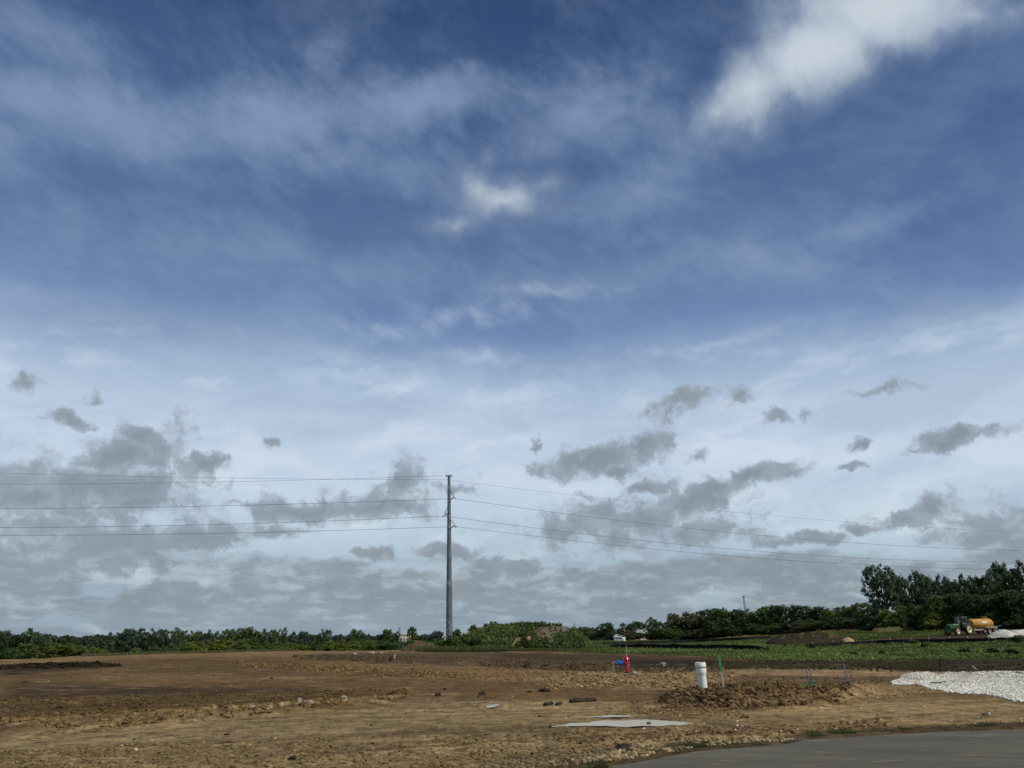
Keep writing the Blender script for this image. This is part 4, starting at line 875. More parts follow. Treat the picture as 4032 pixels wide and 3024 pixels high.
# ------------------------------------------------------------------ ground cover
def weeds(name, X, Y, Z, h, w, m, lab, cat, seed=1, per=5, tone=None, blade=False):
    rng = np.random.default_rng(seed); n = len(X); P = np.repeat(np.stack([X, Y, Z], 1), per, 0); H = np.repeat(h, per); w = np.repeat(w + 0 * h, per); N = n * per
    t = rng.uniform(0, 6.28, N); lean = rng.uniform(.1, .9, N); d = np.stack([np.cos(t), np.sin(t), np.zeros(N)], 1)
    if blade:
        a = np.stack([-np.sin(t), np.cos(t), np.zeros(N)], 1) * (w * rng.uniform(.6, 1.3, N))[:, None]; tip = d * (lean * H * .6)[:, None] + np.array((0, 0, 1)) * (H * rng.uniform(.6, 1.2, N))[:, None]
        V = np.stack([P - a, P + a, P + a * .3 + tip, P - a * .3 + tip], 1)
    else:
        c = P + d * (rng.uniform(0, .5, N) * H)[:, None] + np.array((0, 0, 1)) * (H * rng.uniform(.15, 1., N))[:, None]
        nn = rng.standard_normal((N, 3)) * .6 + (0, 0, .9); nn /= np.linalg.norm(nn, axis=1)[:, None]; a = np.cross(nn, d); a /= np.linalg.norm(a, axis=1)[:, None]; b = np.cross(nn, a); q = (w * rng.uniform(.6, 1.4, N))[:, None]
        V = np.stack([c - a * q, c - b * q * .6, c + a * q, c + b * q * .6], 1)
    k = rng.uniform(.65, 1.3, N)[:, None] * np.array([[1, 1, 1.]]) * np.stack([rng.uniform(.8, 1.25, N), np.ones(N), np.ones(N)], 1)
    if tone is not None: k = k * np.repeat(tone, per, 0)
    return tag(np_mesh(name, V.reshape(-1, 3), quads(N), m, np.repeat(k, 4, 0)), lab, cat, kind='stuff')
def build_weeds():
    rng = np.random.default_rng(8); n = 70000
    px = rng.uniform(2180, 4200, n); py = rng.uniform(2440, 2612, n); X, Y = ground_pts(px, py)
    ok = (Y > 40) & (Y < 260); X = X[ok]; Y = Y[ok]; g = green_mask(X, Y); zb = base_z(X, Y)
    pth = fbm(X * .10, Y * .10, 4, 44); fr = np.zeros(len(X), bool)
    for fx, fy in (([2400, 2650, 2900, 3018], [2546, 2552, 2556, 2557]), ([2370, 2500, 2700, 2860, 3036], [2536, 2534, 2529, 2522, 2512]), ([3168, 3300, 3500, 3700, 3900, 4080], [2548, 2542, 2532, 2530, 2529, 2524])):
        vx, vy = to_pix(X, Y, base_z(X, Y)); d_ = vy - np.interp(vx, fx, fy); fr |= (d_ > -1) & (d_ < 7) & (vx > fx[0]) & (vx < fx[-1])
    ok = (rng.random(len(X)) < g * (.75 + pth * 1.2)) & (~fr | (rng.random(len(X)) < .15)); X = X[ok]; Y = Y[ok]; Z = base_z(X, Y) + relief(X, Y, base_z(X, Y))
    qx, qy = to_pix(X, Y, Z); dry = band(qx, qy, *DRY, 3, 60); far = sstep(Y, 110, 170)
    lush = sstep(fbm(X * .18, Y * .18, 3, 46), .02, .2) * (qx > 3300); h = (.08 + .12 * rng.random(len(X)) ** 2 + .22 * lush) * (1 - .3 * far); 
    tone = np.array([[1.0, 1.0, 1.0]]) * (1 - dry[:, None]) + np.array([[2.2, 1.25, 1.6]]) * dry[:, None]
    tone = tone * (1.0 + .9 * fbm(X * .12, Y * .12, 3, 47))[:, None]
    tone = tone * (1 - lush[:, None] * .3)
    weeds('weeds', X, Y, Z, h, .05 + .0006 * Y, LM['weed'], 'low green weeds covering the field', 'weeds', 2, 8, tone)
    # thin olive grass on the dark soil strip in front of the field
    px = rng.uniform(2700, 3700, 6000); py = rng.uniform(2612, 2642, 6000); X, Y = ground_pts(px, py); ok = fbm(px * .01, py * .08, 3, 5) > -.05; X = X[ok]; Y = Y[ok]
    weeds('sparse_grass', X, Y, gz(X, Y), .06 + .10 * rng.random(len(X)), .012 + 0 * X, leaf_mat('olive_grass', (.085, .085, .030), .3), 'sparse olive grass on the dark soil strip', 'grass', 3, 4, None, True)
    # cover on the mound
    i = rng.integers(0, mX.size, 16000); X = mX.ravel()[i] + rng.normal(0, .15, len(i)); Y = mY.ravel()[i]; Z = mZ.ravel()[i]; qx, qy = to_pix(X, Y, Z)
    bare = np.clip(band(qx, qy, [2112, 2180, 2255], [2470, 2464, 2472], [2503, 2500, 2498], 5, 12) + .0 + sstep(fbm(X * .35, Z * .6, 3, 81), -.02, .05) * (qx > 2060) * (qx < 2270) + sstep(fbm(X * .9, Z * 1.1, 3, 84), .14, .20) * (qx > 1920) * (qx < 2170) * (qy > 2500) + np.exp(-((qx - 2084) / 16) ** 2 - ((qy - 2514) / 14) ** 2) * 1.5, 0, 1)
    ok = rng.random(len(i)) > bare * .97; X = X[ok]; Y = Y[ok]; Z = Z[ok]; tone = (np.array([[.54, .56, .66]]) + .8 * fbm(X * .5, Z * .9, 3, 4)[:, None])
    weeds('mound_weeds', X, Y, Z, .22 + .42 * rng.random(len(X)) ** 2, .17 + 0 * X, LM['weed'], 'weeds growing over the spoil mound', 'weeds', 4, 7, tone)
    # grass at the foot of the mound and along the far crest
    px = rng.uniform(1640, 2330, 5000); X = np.array([slope_of(q) for q in px]) ; Y = rng.uniform(104, 114, 5000); X = X * Y
    weeds('tall_grass', X, Y, gz(X, Y), .25 + .5 * rng.random(5000) * (px < 2000), .03 + 0 * X, leaf_mat('tall_grass', (.085, .11, .03), .3), 'tall grass along the foot of the spoil mound', 'grass', 5, 5, None, True)
    px = rng.uniform(330, 1180, 2600); s = np.array([slope_of(q) for q in px]); Y = np.interp(px, [330, 700, 1180], [84, 93, 108]) + rng.normal(0, 1.5, 2600); X = s * Y
    weeds('crest_grass', X, Y, gz(X, Y), .08 + .22 * rng.random(2600), .03 + 0 * X, leaf_mat('crest_grass', (.14, .15, .06), .3), 'thin grass on the crest of the brown slope', 'grass', 6, 4, None, True)
    # road edge tufts
    px = rng.uniform(2250, 4032, 9000); X = np.interp(px, [p[0] for p in RE], [p[0] for p in REW]) + rng.normal(0, .1, 9000); Y = np.interp(X, rx, ry) + .10 + np.abs(rng.normal(0, .28, 9000))
    d = fbm(X * 1.9, Y * .4, 4, 15, .7); ok = (d > .06 + .1 * rng.random(9000)) & (road_d(X, Y) > .02); X = X[ok]; Y = Y[ok]
    weeds('roadside_grass', X, Y, gz(X, Y), .015 + .065 * rng.random(len(X)) ** 2, .004 + 0 * X, leaf_mat('roadside_grass', (.085, .100, .035), .3), 'short dark grass tufts along the road edge', 'grass', 7, 3, None, True)
    px, py = rng.uniform(3150, 3230, 260), rng.uniform(2700, 2722, 260); X, Y = ground_pts(px, py)
    weeds('green_weeds', X, Y, gz(X, Y), .05 + .10 * rng.random(260), .03 + 0 * X, LM['weed'], 'low green weeds around the left pair of grey posts', 'weeds', 9, 6)
build_weeds()
shr = [(1790, 2498, 70, 112, 'mid', 'leafy shrub touching the right side of the steel pole'), (1737, 2512, 46, 113, 'mid', 'leafy shrub touching the left side of the steel pole'), (1800, 2474, 42, 126, 'mid', 'tall shrub first right of the pole against the sky'), (1828, 2492, 50, 116, 'mid', 'green shrub in the thicket just right of the pole'),
    (1858, 2456, 42, 128, 'mid', 'rounded sapling on the left shoulder of the spoil mound'), (1885, 2468, 46, 126, 'dark', 'dark shrub between the sapling and the tall mound tree'), (1920, 2452, 44, 130, 'blue', 'pale-leaved young tree left half of the tallest clump on the mound'), (1948, 2442, 60, 132, 'blue', 'tallest young tree on the spoil mound skyline'), (1975, 2452, 40, 129, 'mid', 'young tree right half of the tallest clump on the mound'),
    (1880, 2510, 60, 116, 'dark', 'dark shrub at mid height on the mound\'s left flank'), (2010, 2462, 50, 125, 'mid', 'low skyline shrub right of the tallest mound tree'), (2062, 2455, 30, 125, 'mid', 'pointed skyline shrub at the middle of the mound'), (2105, 2464, 50, 123, 'dark', 'dark round shrub above the bare grey earth patch'), (2160, 2462, 50, 126, 'mid', 'flat skyline shrub left of the mound\'s bare peak'),
    (2188, 2480, 36, 121, 'dark', 'dark shrub splitting the bare grey patches'), (2250, 2474, 50, 125, 'mid', 'skyline shrub on the right shoulder of the mound'), (2150, 2500, 44, 119, 'dark', 'dark shrub below the bare grey patch'), (2285, 2500, 60, 122, 'mid', 'broad shrub at the right end of the mound'), (2220, 2500, 50, 118, 'mid', 'mid-slope shrub on the right flank of the mound'),
    (2040, 2502, 50, 118, 'mid', 'mid-slope shrub above the tan scars'), (1960, 2490, 60, 119, 'mid', 'mid-slope shrub on the centre-left of the mound')]
for px, top, w, Y, t, lab in shr:
    j = np.argmin((mX / mY - slope_of(px)) ** 2 * 1e3 + ((mY - Y) / 10) ** 2); zb = float(mZ.ravel()[j]) if 1650 < px < 2330 else None
    zb = min(zb, at(px, top, Y).z - .8)
    plant('shrub', 'shrub', t, px, top, w, Y, lab, 'shrub', 'shrubs on and around the spoil mound', base=zb, sink=.2)
wd = [(3192, 2536, 24, 2556, 'dark weed clump against the left end of the long silt fence'), (3238, 2534, 30, 2550, 'wide weed clump second along the long silt fence'), (3640, 2528, 34, 2552, 'tall weed clump in front of the middle of the long silt fence'), (3084, 2534, 14, 2546, 'small dark weed beyond the gap between the fences'), (3022, 2546, 14, 2562, 'small weed at the tip of the short silt fence'),
    (3590, 2520, 40, 2536, 'weed clump hiding the silt fence left of the gravel piles'), (3896, 2506, 30, 2524, 'weed clump on the fence at the foot of the left gravel pile'), (3946, 2508, 24, 2524, 'small weed clump on the fence between the gravel piles'), (4018, 2498, 46, 2534, 'large weed clump on the fence at the right picture edge'), (3470, 2560, 24, 2580, 'dark weed in the middle of the green field'),
    (3044, 2685, 10, 2712, 'lone upright weed between the stake and the grey posts'), (2996, 2692, 8, 2705, 'tiny upright weed right of the green-topped stake'), (3360, 2566, 24, 2582, 'dark weed patch left of the field centre'), (3890, 2548, 50, 2576, 'leafy dark weed patch at the right of the field'), (3960, 2552, 60, 2582, 'broad dark weed patch near the right edge of the field'), (3800, 2552, 40, 2574, 'mid-size dark weed patch in the right half of the field')]
for px, top, w, bot, lab in wd:
    X, Y = hit(px, bot); plant('weed_clump', 'weed' if bot > 2650 else 'shrub', 'dark' if 'dark' in lab else 'mid', px, top, w, Y, lab, 'weed', 'weed clumps in the field')

# ------------------------------------------------------------------ steel pole and wires
PY0 = 125.0
pb = at(1770, 2535, PY0); PX = pb.x; PZ = 0.1; PT = at(1768, 1875, PY0).z; PH = PT - PZ
LEAN = math.atan2(at(1768, 1875, PY0).x - PX, PH)
pole = empty('power_pole', (PX, PY0, PZ)); pole.rotation_euler = (0, LEAN, 0); UNLEAN = Matrix.Rotation(-LEAN, 3, 'Y'); tag(pole, 'tall tapered grey steel power pole standing among shrubs left of centre', 'power pole')
m = MB(); m.lathe([(.56, -.6), (.56, 0), (.48, PH * .30), (.42, PH * .46), (.41, PH * .46), (.30, PH * .80), (.24, PH)], 12); m.build('shaft', M['steel'], pole)
m = MB()
for z in (PH * .46, PH * .80, PH * .93): m.lathe([(.0, z - .04), (.47 - .2 * z / PH, z - .04), (.47 - .2 * z / PH, z + .04), (.0, z + .04)], 12, cap=False)
m.build('joint_collar', M['steel'], pole)
m = MB(); m.box((0, 0, PH + .10), (1.35, .42, .24), Matrix.Rotation(R(38), 3, 'Z') @ Matrix.Rotation(R(-8), 3, 'Y'), .8); m.lathe([(.26, PH - .05), (.34, PH), (.30, PH + .06)], 12); m.build('cap_plate', M['steel'], pole, bevel=.02)
m = MB(); m.tube([(-.32, -.25, PH + .05), (-.32, -.25, PH + .75)], [.03, .015], 6); m.box((-.34, -.25, PH + .06), (.14, .1, .14)); m.build('lightning_rod', M['dark_metal'], pole)
step = MB()
for k in range(22):
    z = 3.2 + k * (PH - 4.5) / 22; r = .52 - .28 * z / PH; step.tube([(-r * (1 if k % 2 else .2), -r * .9, z), (-(r + .14) * (1 if k % 2 else .2), -r - .08, z)], .018, 5)
step.build('climbing_step', M['dark_metal'], pole)
def pz(py): return at(1768, py, PY0).z - PZ
att = {}
for side, yt, ys, yb, dx in ((1, 1933, 1958, 1970, 1789), (-1, 1998, 2028, 2024, 1750), (1, 2047, 2070, 2082, 1791)):
    tip = UNLEAN @ (at(dx, ys - 3, PY0 - .6) - Vector((PX, PY0, PZ))); r = .30
    ins = MB(); root = Vector((side * r * .8, -.22, pz(yb))); n = 9
    pts = [root.lerp(tip, t) for t in np.linspace(0, 1, 2 * n + 1)]; ins.tube(pts, [.09 if k % 2 else .055 for k in range(2 * n + 1)], 8)
    io = ins.build('insulator', M['dark_metal'], pole)
    br = MB(); top = Vector((side * r * .85, -.2, pz(yt))); pts = [top.lerp(tip, t) for t in np.linspace(0, 1, 13)]; br.tube(pts, [.05 if k % 2 else .035 for k in range(13)], 6); br.build('brace', M['dark_metal'], io)
    cl = MB(); cl.tube([tip, tip + Vector((side * .12, 0, -.35))], .03, 6); cl.box(tip + Vector((side * .14, 0, -.38)), (.35, .08, .1)); cl.build('clamp', M['dark_metal'], io)
    bk = MB(); bk.box((side * r * .7, -.2, pz(yb) - .1), (.2, .25, .4)); bk.build('bracket', M['steel'], io)
def wire(name, L, Rt, rad, mt, lab):
    """L, Rt: survey points (px, py, forward distance) left and right of the pole"""
    P = []
    def quad(pts, n):
        w = [at(*p) for p in pts]; t = [0, (w[1] - w[0]).length / (w[2] - w[0]).length, 1.]
        A = np.array([[q * q, q, 1] for q in t]); cf = [np.linalg.solve(A, [p[k] for p in w]) for k in range(3)]
        return [Vector([c[0] * q * q + c[1] * q + c[2] for c in cf]) for q in np.linspace(0, 1.18, n)]
    if L: P += quad(L, 40)[::-1]
    if Rt: P += quad(Rt, 40)[(1 if L else 0):]
    c = P[len(P) // 2].copy(); mb = MB(); mb.tube([p - c for p in P], rad, 6); o = mb.build(name, mt, smooth=True); o.location = c
    tag(o, lab, 'power line', 'wires strung over the steel pole')
    return o
Yl = 133
wire('power_line', [(1744, 1873, PY0 - .2), (900, 1897, 129), (0, 1907, Yl)], None, .021, M['shield'], 'topmost thin ground wire running only to the left from the pole top')
wire('power_line', [(1760, 1889, PY0), (900, 1882, 129), (0, 1862, Yl)], [(1760, 1889, PY0), (2927, 2020, 152), (4032, 2096, 185)], .019, M['shield'], 'faint upper ground wire crossing the picture just below the pole top')
wire('power_line', [(1792, 1963, PY0 - .6), (900, 1991, 129), (0, 2003, Yl)], [(1792, 1963, PY0 - .6), (2927, 2102, 152), (4032, 2168, 185)], .028, M['wire'], 'upper of the three twisted power lines, hung from the highest right insulator')
wire('power_line', [(1749, 2031, PY0 - .6), (900, 2064, 129), (0, 2077, Yl)], [(1749, 2031, PY0 - .6), (2927, 2166, 152), (4032, 2214, 185)], .028, M['wire'], 'middle of the three twisted power lines, hung from the left insulator')
wire('power_line', [(1794, 2073, PY0 - .6), (900, 2099, 129), (0, 2108, Yl)], [(1794, 2073, PY0 - .6), (2927, 2193, 152), (4032, 2243, 185)], .028, M['wire'], 'lowest of the three twisted power lines, hung from the lowest right insulator')

# ------------------------------------------------------------------ hydrant with meter
def px_m(Y, n=1): return n * Y / FPX * .93
hp = G(2470, 2650); HS = px_m(hp.y, 64) / .92
hyd = empty('fire_hydrant', (hp.x, hp.y, hp.z), R(-20), HS); hyd.rotation_euler = (0, R(-2), R(-20)); tag(hyd, 'red fire hydrant with a tall marker rod standing in the turned soil', 'fire hydrant')
m = MB(); m.lathe([(.155, .0), (.155, .03), (.115, .04), (.11, .30), (.13, .31), (.13, .345), (.112, .355), (.112, .64), (.15, .66), (.15, .70)], 24); m.build('barrel', M['red'], hyd, True)
m = MB(); m.lathe([(.175, .70), (.185, .72), (.17, .74), (.15, .80), (.115, .86), (.06, .895), (.03, .90), (.03, .945), (.0, .95)], 24, cap=False); m.build('bonnet', M['red'], hyd, True)
for a, r, L in ((R(-75), .085, .17), (R(15), .06, .19), (R(195), .06, .19)):
    m = MB(); Mx = Matrix.Translation((0, 0, .52)) @ Matrix.Rotation(a, 4, 'Z') @ Matrix.Rotation(R(90), 4, 'Y')
    m.lathe([(r * .8, .08), (r * .8, L - .05), (r, L - .05), (r, L), (r * .35, L + .005), (r * .3, L + .035), (0, L + .035)], 16, Mx, cap=False); m.build('hose_cap', M['red'], hyd, True)
m = MB(); m.lathe([(.17, .035), (.17, .06), (.115, .065)], 16); m.lathe([(.19, -.15), (.19, .02)], 16); m.build('base_flange', M['dark_metal'], hyd)
m = MB(); m.tube([(.13, -.02, .50), (.16, -.08, .42), (.10, -.13, .34), (0, -.15, .31), (-.10, -.12, .33)], .012, 6); m.build('chain', M['frame'], hyd)
rod = MB()
L0 = (px_m(hp.y, 172)) / HS
cuts = np.linspace(.88, L0, 7)
for k in range(0, 6): rod.tube([(.05, .02, cuts[k]), (.05 - .01 * k, .02, cuts[k + 1])], .013, 6, True)
ro = rod.build('marker_rod', M['pale_wood'], hyd); ro.data.materials.append(M['red'])
nf = len(ro.data.polygons) // 6
for p in ro.data.polygons:
    if (p.index // nf) in (2, 4): p.material_index = 1
mp_ = G(2440, 2648)
met = empty('water_meter', (mp_.x, mp_.y, mp_.z), R(4), HS); tag(met, 'blue pipe valve assembly on thin legs with small red cap beside hydrant', 'water meter')
m = MB(); m.tube([(-.26, 0, .50), (-.22, 0, .50), (-.20, 0, .50), (.18, 0, .50), (.21, 0, .50), (.25, 0, .50)], [.09, .09, .10, .10, .115, .115], 16); m.box((-.01, 0, .60), (.26, .17, .10)); m.lathe([(.10, .56), (.10, .64), (.04, .67)], 16, Matrix.Translation((-.02, 0, 0))); m.lathe([(.06, .50), (.06, .63)], 12, Matrix.Translation((.14, 0, 0))); m.lathe([(.06, .50), (.06, .62)], 12, Matrix.Translation((-.15, 0, 0))); m.build('valve_body', M['blue'], met, True)
m = MB(); m.tube([(.25, 0, .50), (.34, 0, .47), (.42, 0, .42), (.50, 0, .40)], [.08, .085, .075, .07], 12); m.tube([(.30, 0, .47), (.33, 0, .20), (.36, 0, .02)], .03, 8); m.build('coupling', M['dark_metal'], met, True)
m = MB(); m.lathe([(.035, .40), (.06, .44), (.06, .56), (.04, .60), (.015, .62), (.015, .70)], 14, Matrix.Translation((-.33, 0, 0))); m.tube([(-.33, 0, .50), (-.24, 0, .50)], .035, 10); m.build('red_cap', M['red'], met, True)
for x in (-.2, .2, .06):
    m = MB(); m.tube([(x, 0, .45), (x + .02, 0, -.15)], .020, 8); m.box((x, 0, .42), (.12, .16, .03)); m.build('leg', M['dark_metal'], met)
sp = G(2416, 2650); m = MB(); hh = px_m(sp.y, 40); m.box((0, 0, hh / 2 - .1), (.04, .025, hh + .2), Matrix.Rotation(R(-2), 3, 'Y')); o = m.build('stake', M['wood']); o.location = sp; tag(o, 'thin bare wooden stake just left of the blue meter', 'stake')

# ------------------------------------------------------------------ white pipe, stake, marker posts
pp = G(2770, 2718); hw = px_m(pp.y)
pipe = empty('riser_pipe', (pp.x, pp.y, pp.z), R(10), hw); pipe.rotation_euler = (R(1), R(-3.4), R(10)); tag(pipe, 'white plastic riser pipe with flared bell end sticking out of a mud pile', 'pipe')
m = MB(); prof = [(16.8, -22), (16.8, 50), (17.2, 54), (19.6, 60), (20.6, 65), (20.6, 80), (20.0, 82), (20.8, 83), (21.6, 85), (21.6, 93), (20.2, 101), (18.4, 101), (18.0, 92), (17., 60), (15.4, 50), (15.4, -20)]
m.lathe(prof, 40, cap=False); po = m.build('pipe_wall', M['white_plastic'], pipe, True)
m = MB(); m.lathe([(20.3, 79.6), (20.62, 80), (20.62, 82), (20.3, 82.4)], 40, cap=False); m.build('bell_ring', M['dark_metal'], pipe)
st = G(2850, 2710); a = px_m(st.y); m = MB(); m.box((0, 0, 45 * a), (8.5 * a, 3 * a, 130 * a)); m2 = m.v
g_ = empty('survey_stake', st, R(6)); g_.rotation_euler = (R(-3), R(-3.2), R(6)); tag(g_, 'leaning wooden survey stake painted green on its upper half', 'stake')
m = MB(); m.box((0, 0, 20 * a), (8 * a, 3 * a, 80 * a)); m.build('bare_shaft', M['wood'], g_); m = MB(); m.box((0, 0, 88 * a), (8.1 * a, 3.1 * a, 56 * a)); m.build('painted_top', M['green_paint'], g_)
posts = [(3186, 2698, 2644, 'shorter grey post of the left pair'), (3200, 2700, 2634, 'taller grey post of the left pair'), (3338, 2690, 2624, 'tallest grey post, leaning over the black box on the right'), (3360, 2700, 2643, 'short bluish grey post, furthest right of the four')]
for px, by, ty, lab in posts:
    q = G(px, by); a = px_m(q.y); m = MB(); h = (by - ty + 3) * a; m.box((0, 0, h / 2 - .15), (3.6 * a, 2 * a, h + .3)); m.box((0, -1.3 * a, h / 2 - .15), (1.2 * a, 1.2 * a, h + .3)); o = m.build('marker_post', M['grey_post']); o.location = q; o.rotation_euler = (0, R(-4.5 if px > 3300 else -3), R(8)); tag(o, lab, 'marker post', 'grey marker posts behind the mud pile')
for px, by, w, hgt, lab in ((3196, 2698, 26, 9, 'black plastic box at the foot of the left pair of posts'), (3332, 2697, 28, 9, 'black plastic box at the foot of the tallest grey post')):
    q = G(px, by); a = px_m(q.y); m = MB(); m.box((0, 0, hgt * a * .4), (w * a, w * a * .6, hgt * a * 1.2)); m.box((0, 0, hgt * a), (w * a * .9, w * a * .5, hgt * a * .25)); o = m.build('valve_box', M['black_plastic'], bevel=.01); o.location = q; o.rotation_euler = (R(6), R(-5), R(15)); tag(o, lab, 'valve box', 'black boxes by the grey posts')

# ------------------------------------------------------------------ silt fences
def fence(pts, hpx, lab, ns, name='silt_fence', sag=.10, Yfix=None):
    rng = np.random.default_rng(len(pts) * 7 + int(pts[0][0])); xs = [p[0] for p in pts]; n = 90
    px = np.linspace(xs[0], xs[-1], n); py = np.interp(px, xs, [p[1] for p in pts]); hp_ = np.interp(px, xs, [p[2] for p in pts])
    hp_ = hp_ + (3.5 if ns else .5); X, Y = (ground_pts(px, py) if Yfix is None else (np.array([slope_of(q) for q in px]) * Yfix, np.full(n, float(Yfix))))
    Y = np.convolve(np.pad(Y, 4, 'edge'), np.ones(9) / 9, 'valid'); X = np.array([slope_of(q) for q in px]) * Y; zb = base_z(X, Y) if Yfix is None else np.array([at(a_, b_, Yfix).z for a_, b_ in zip(px, py)])
    H = hp_ * Y / FPX * 1.0 * (1 + .9 * sag * fbm(px * .035, px * 0, 3, 9) * 4)
    c0 = (X[0], Y[0], zb[0]); root = empty(name, c0); tag(root, lab, 'silt fence', 'black silt fences across the site')
    wob = .12 * fbm(px * .08, px * 0, 3, 4); V = []; T = .02
    for dy in (0, T):
        for z0 in (0, .5, 1): V += [(x - c0[0], y - c0[1] + w_ * z0 * 2 + dy, z - c0[2] - .25 * (z0 == 0) + h * z0) for x, y, z, h, w_ in zip(X, Y, zb, H, wob)]
    F = []
    for L in range(2):
        for r in range(2):
            b0 = (L * 3 + r) * n
            F += [(b0 + i, b0 + i + 1, b0 + n + i + 1, b0 + n + i) for i in range(n - 1)]
    F += [(2 * n + i, 2 * n + i + 1, 5 * n + i + 1, 5 * n + i) for i in range(n - 1)]
    np_mesh('fabric', V, np.array(F), M['fabric'], None, False, root)
    for k in range(ns):
        i = int((k + .5) / ns * n); h = H[i] + .22 + .1 * rng.random(); mm = MB(); mm.box((0, 0, h / 2 - .1), (.07, .05, h + .2)); o = mm.build('stake', M['pale_wood'], root); o.location = (X[i] - c0[0], Y[i] - c0[1] + .07, zb[i] - c0[2])
    return root
fence([(3168, 2548, 9), (3300, 2542, 8), (3500, 2532, 8), (3700, 2530, 9), (3900, 2529, 12), (4080, 2524, 13)], 9, 'long black silt fence running to the right edge in front of the gravel piles', 12)
fence([(2400, 2546, 4), (2430, 2548, 10), (2650, 2552, 13), (2900, 2556, 15), (2985, 2557, 13), (3018, 2557, 2)], 9, 'black silt fence nearer the camera in the middle of the green field', 0, sag=.16)
fence([(2370, 2536, 5), (2500, 2534, 7), (2700, 2529, 8), (2860, 2522, 8), (3036, 2512, 7)], 6, 'black silt fence farther back, ending behind the dark berm', 0)
fence([(130, 2599, 3), (250, 2597, 5), (300, 2593, 6), (420, 2587, 5)], 5, 'low dark silt fence below the left treeline behind the brown slope', 0, Yfix=92)

# ------------------------------------------------------------------ tractor and tank trailer
th_ = math.atan2(-.422, -.906); fwd = Vector((math.cos(th_), math.sin(th_), 0)); lft = Vector((-fwd.y, fwd.x, 0))
tx, ty = hit(3824, 2494)
ty = 128.; tx = slope_of(3822) * ty
rear = Vector((tx, ty, 0)) - lft * .95
def zs(v): return float(base_z(np.array([v.x]), np.array([v.y]))[0])
front = rear + fwd * 2.7; zr = (zs(rear) + zs(front)) / 2 + .02
pitch = math.atan2(zs(front) - zs(rear), 2.7)
trac = empty('tractor', (rear.x, rear.y, zs(rear))); trac.rotation_euler = (0, -pitch, th_); tag(trac, 'green farm tractor with dark cab and cream wheels towing the orange tank', 'tractor')
G_ = M['trac_green']
m = MB(); m.prism([(.55, 1.0), (3.55, 1.0), (3.62, 1.25), (3.55, 1.62), (3.2, 1.72), (1.0, 1.82), (.55, 1.82)], -.36, .36); m.build('hood', G_, trac, bevel=.05)
m = MB(); m.box((3.63, 0, 1.30), (.04, .5, .5)); m.build('grille', M['dark_metal'], trac)
m = MB(); m.prism([(-.3, .55), (3.3, .55), (3.4, .95), (-.3, 1.15)], -.26, .26); m.build('chassis', M['dark_metal'], trac, bevel=.03)
m = MB(); m.box((3.75, 0, .75), (.42, .7, .45)); m.build('front_weight', G_, trac, bevel=.04)
for y in (-.37, .37): m = MB(); m.box((2.1, y, 1.66), (1.3, .012, .07)); m.build('side_stripe', M['yellow_rim'], trac)
cab = MB(); cab.box((.15, 0, 1.38), (1.5, 1.5, .55)); co_ = cab.build('cab', M['dark_metal'], trac, bevel=.04)
for x, y in ((.86, .72), (.86, -.72), (-.58, .72), (-.58, -.72), (.15, .74), (.15, -.74)): m = MB(); m.tube([(x, y, 1.6), (x * .9, y * .93, 2.74)], .045, 6); m.build('pillar', M['dark_metal'], co_)
gl_ = MB(); gl_.prism([(.84, 1.64), (.76, 2.72), (-.52, 2.72), (-.56, 1.64)], -.68, .68); gl_.build('window', M['glass_dark'], co_)
m = MB(); m.box((.1, 0, 2.80), (1.62, 1.5, .16), None, .9); m.build('roof', G_, co_, bevel=.04)
for s_ in (-1, 1):
    f_ = MB(); A = [(math.cos(t) * 1.02, .9 + math.sin(t) * 1.02) for t in np.linspace(R(15), R(150), 9)]; B = [(x * .95, .9 + (z - .9) * .95) for x, z in A][::-1]; f_.prism(A + B, s_ * .62, s_ * 1.12); f_.build('fender', G_, trac)
m = MB(); m.tube([(1.15, .3, 1.75), (1.15, .3, 2.95)], .055, 10); m.tube([(1.15, .3, 1.8), (1.15, .3, 2.3)], .085, 10); m.build('exhaust', M['frame'], trac)
m = MB(); m.tube([(.9, .75, 2.3), (1.05, 1.1, 2.35)], .02, 6); m.box((1.05, 1.15, 2.35), (.04, .16, .26)); m.build('mirror', M['dark_metal'], trac)
for k in range(3): pass
m = MB(); m.box((.4, .78, .85), (.5, .2, .06)); m.box((.4, .78, 1.15), (.5, .2, .05)); m.build('cab_step', M['dark_metal'], trac)
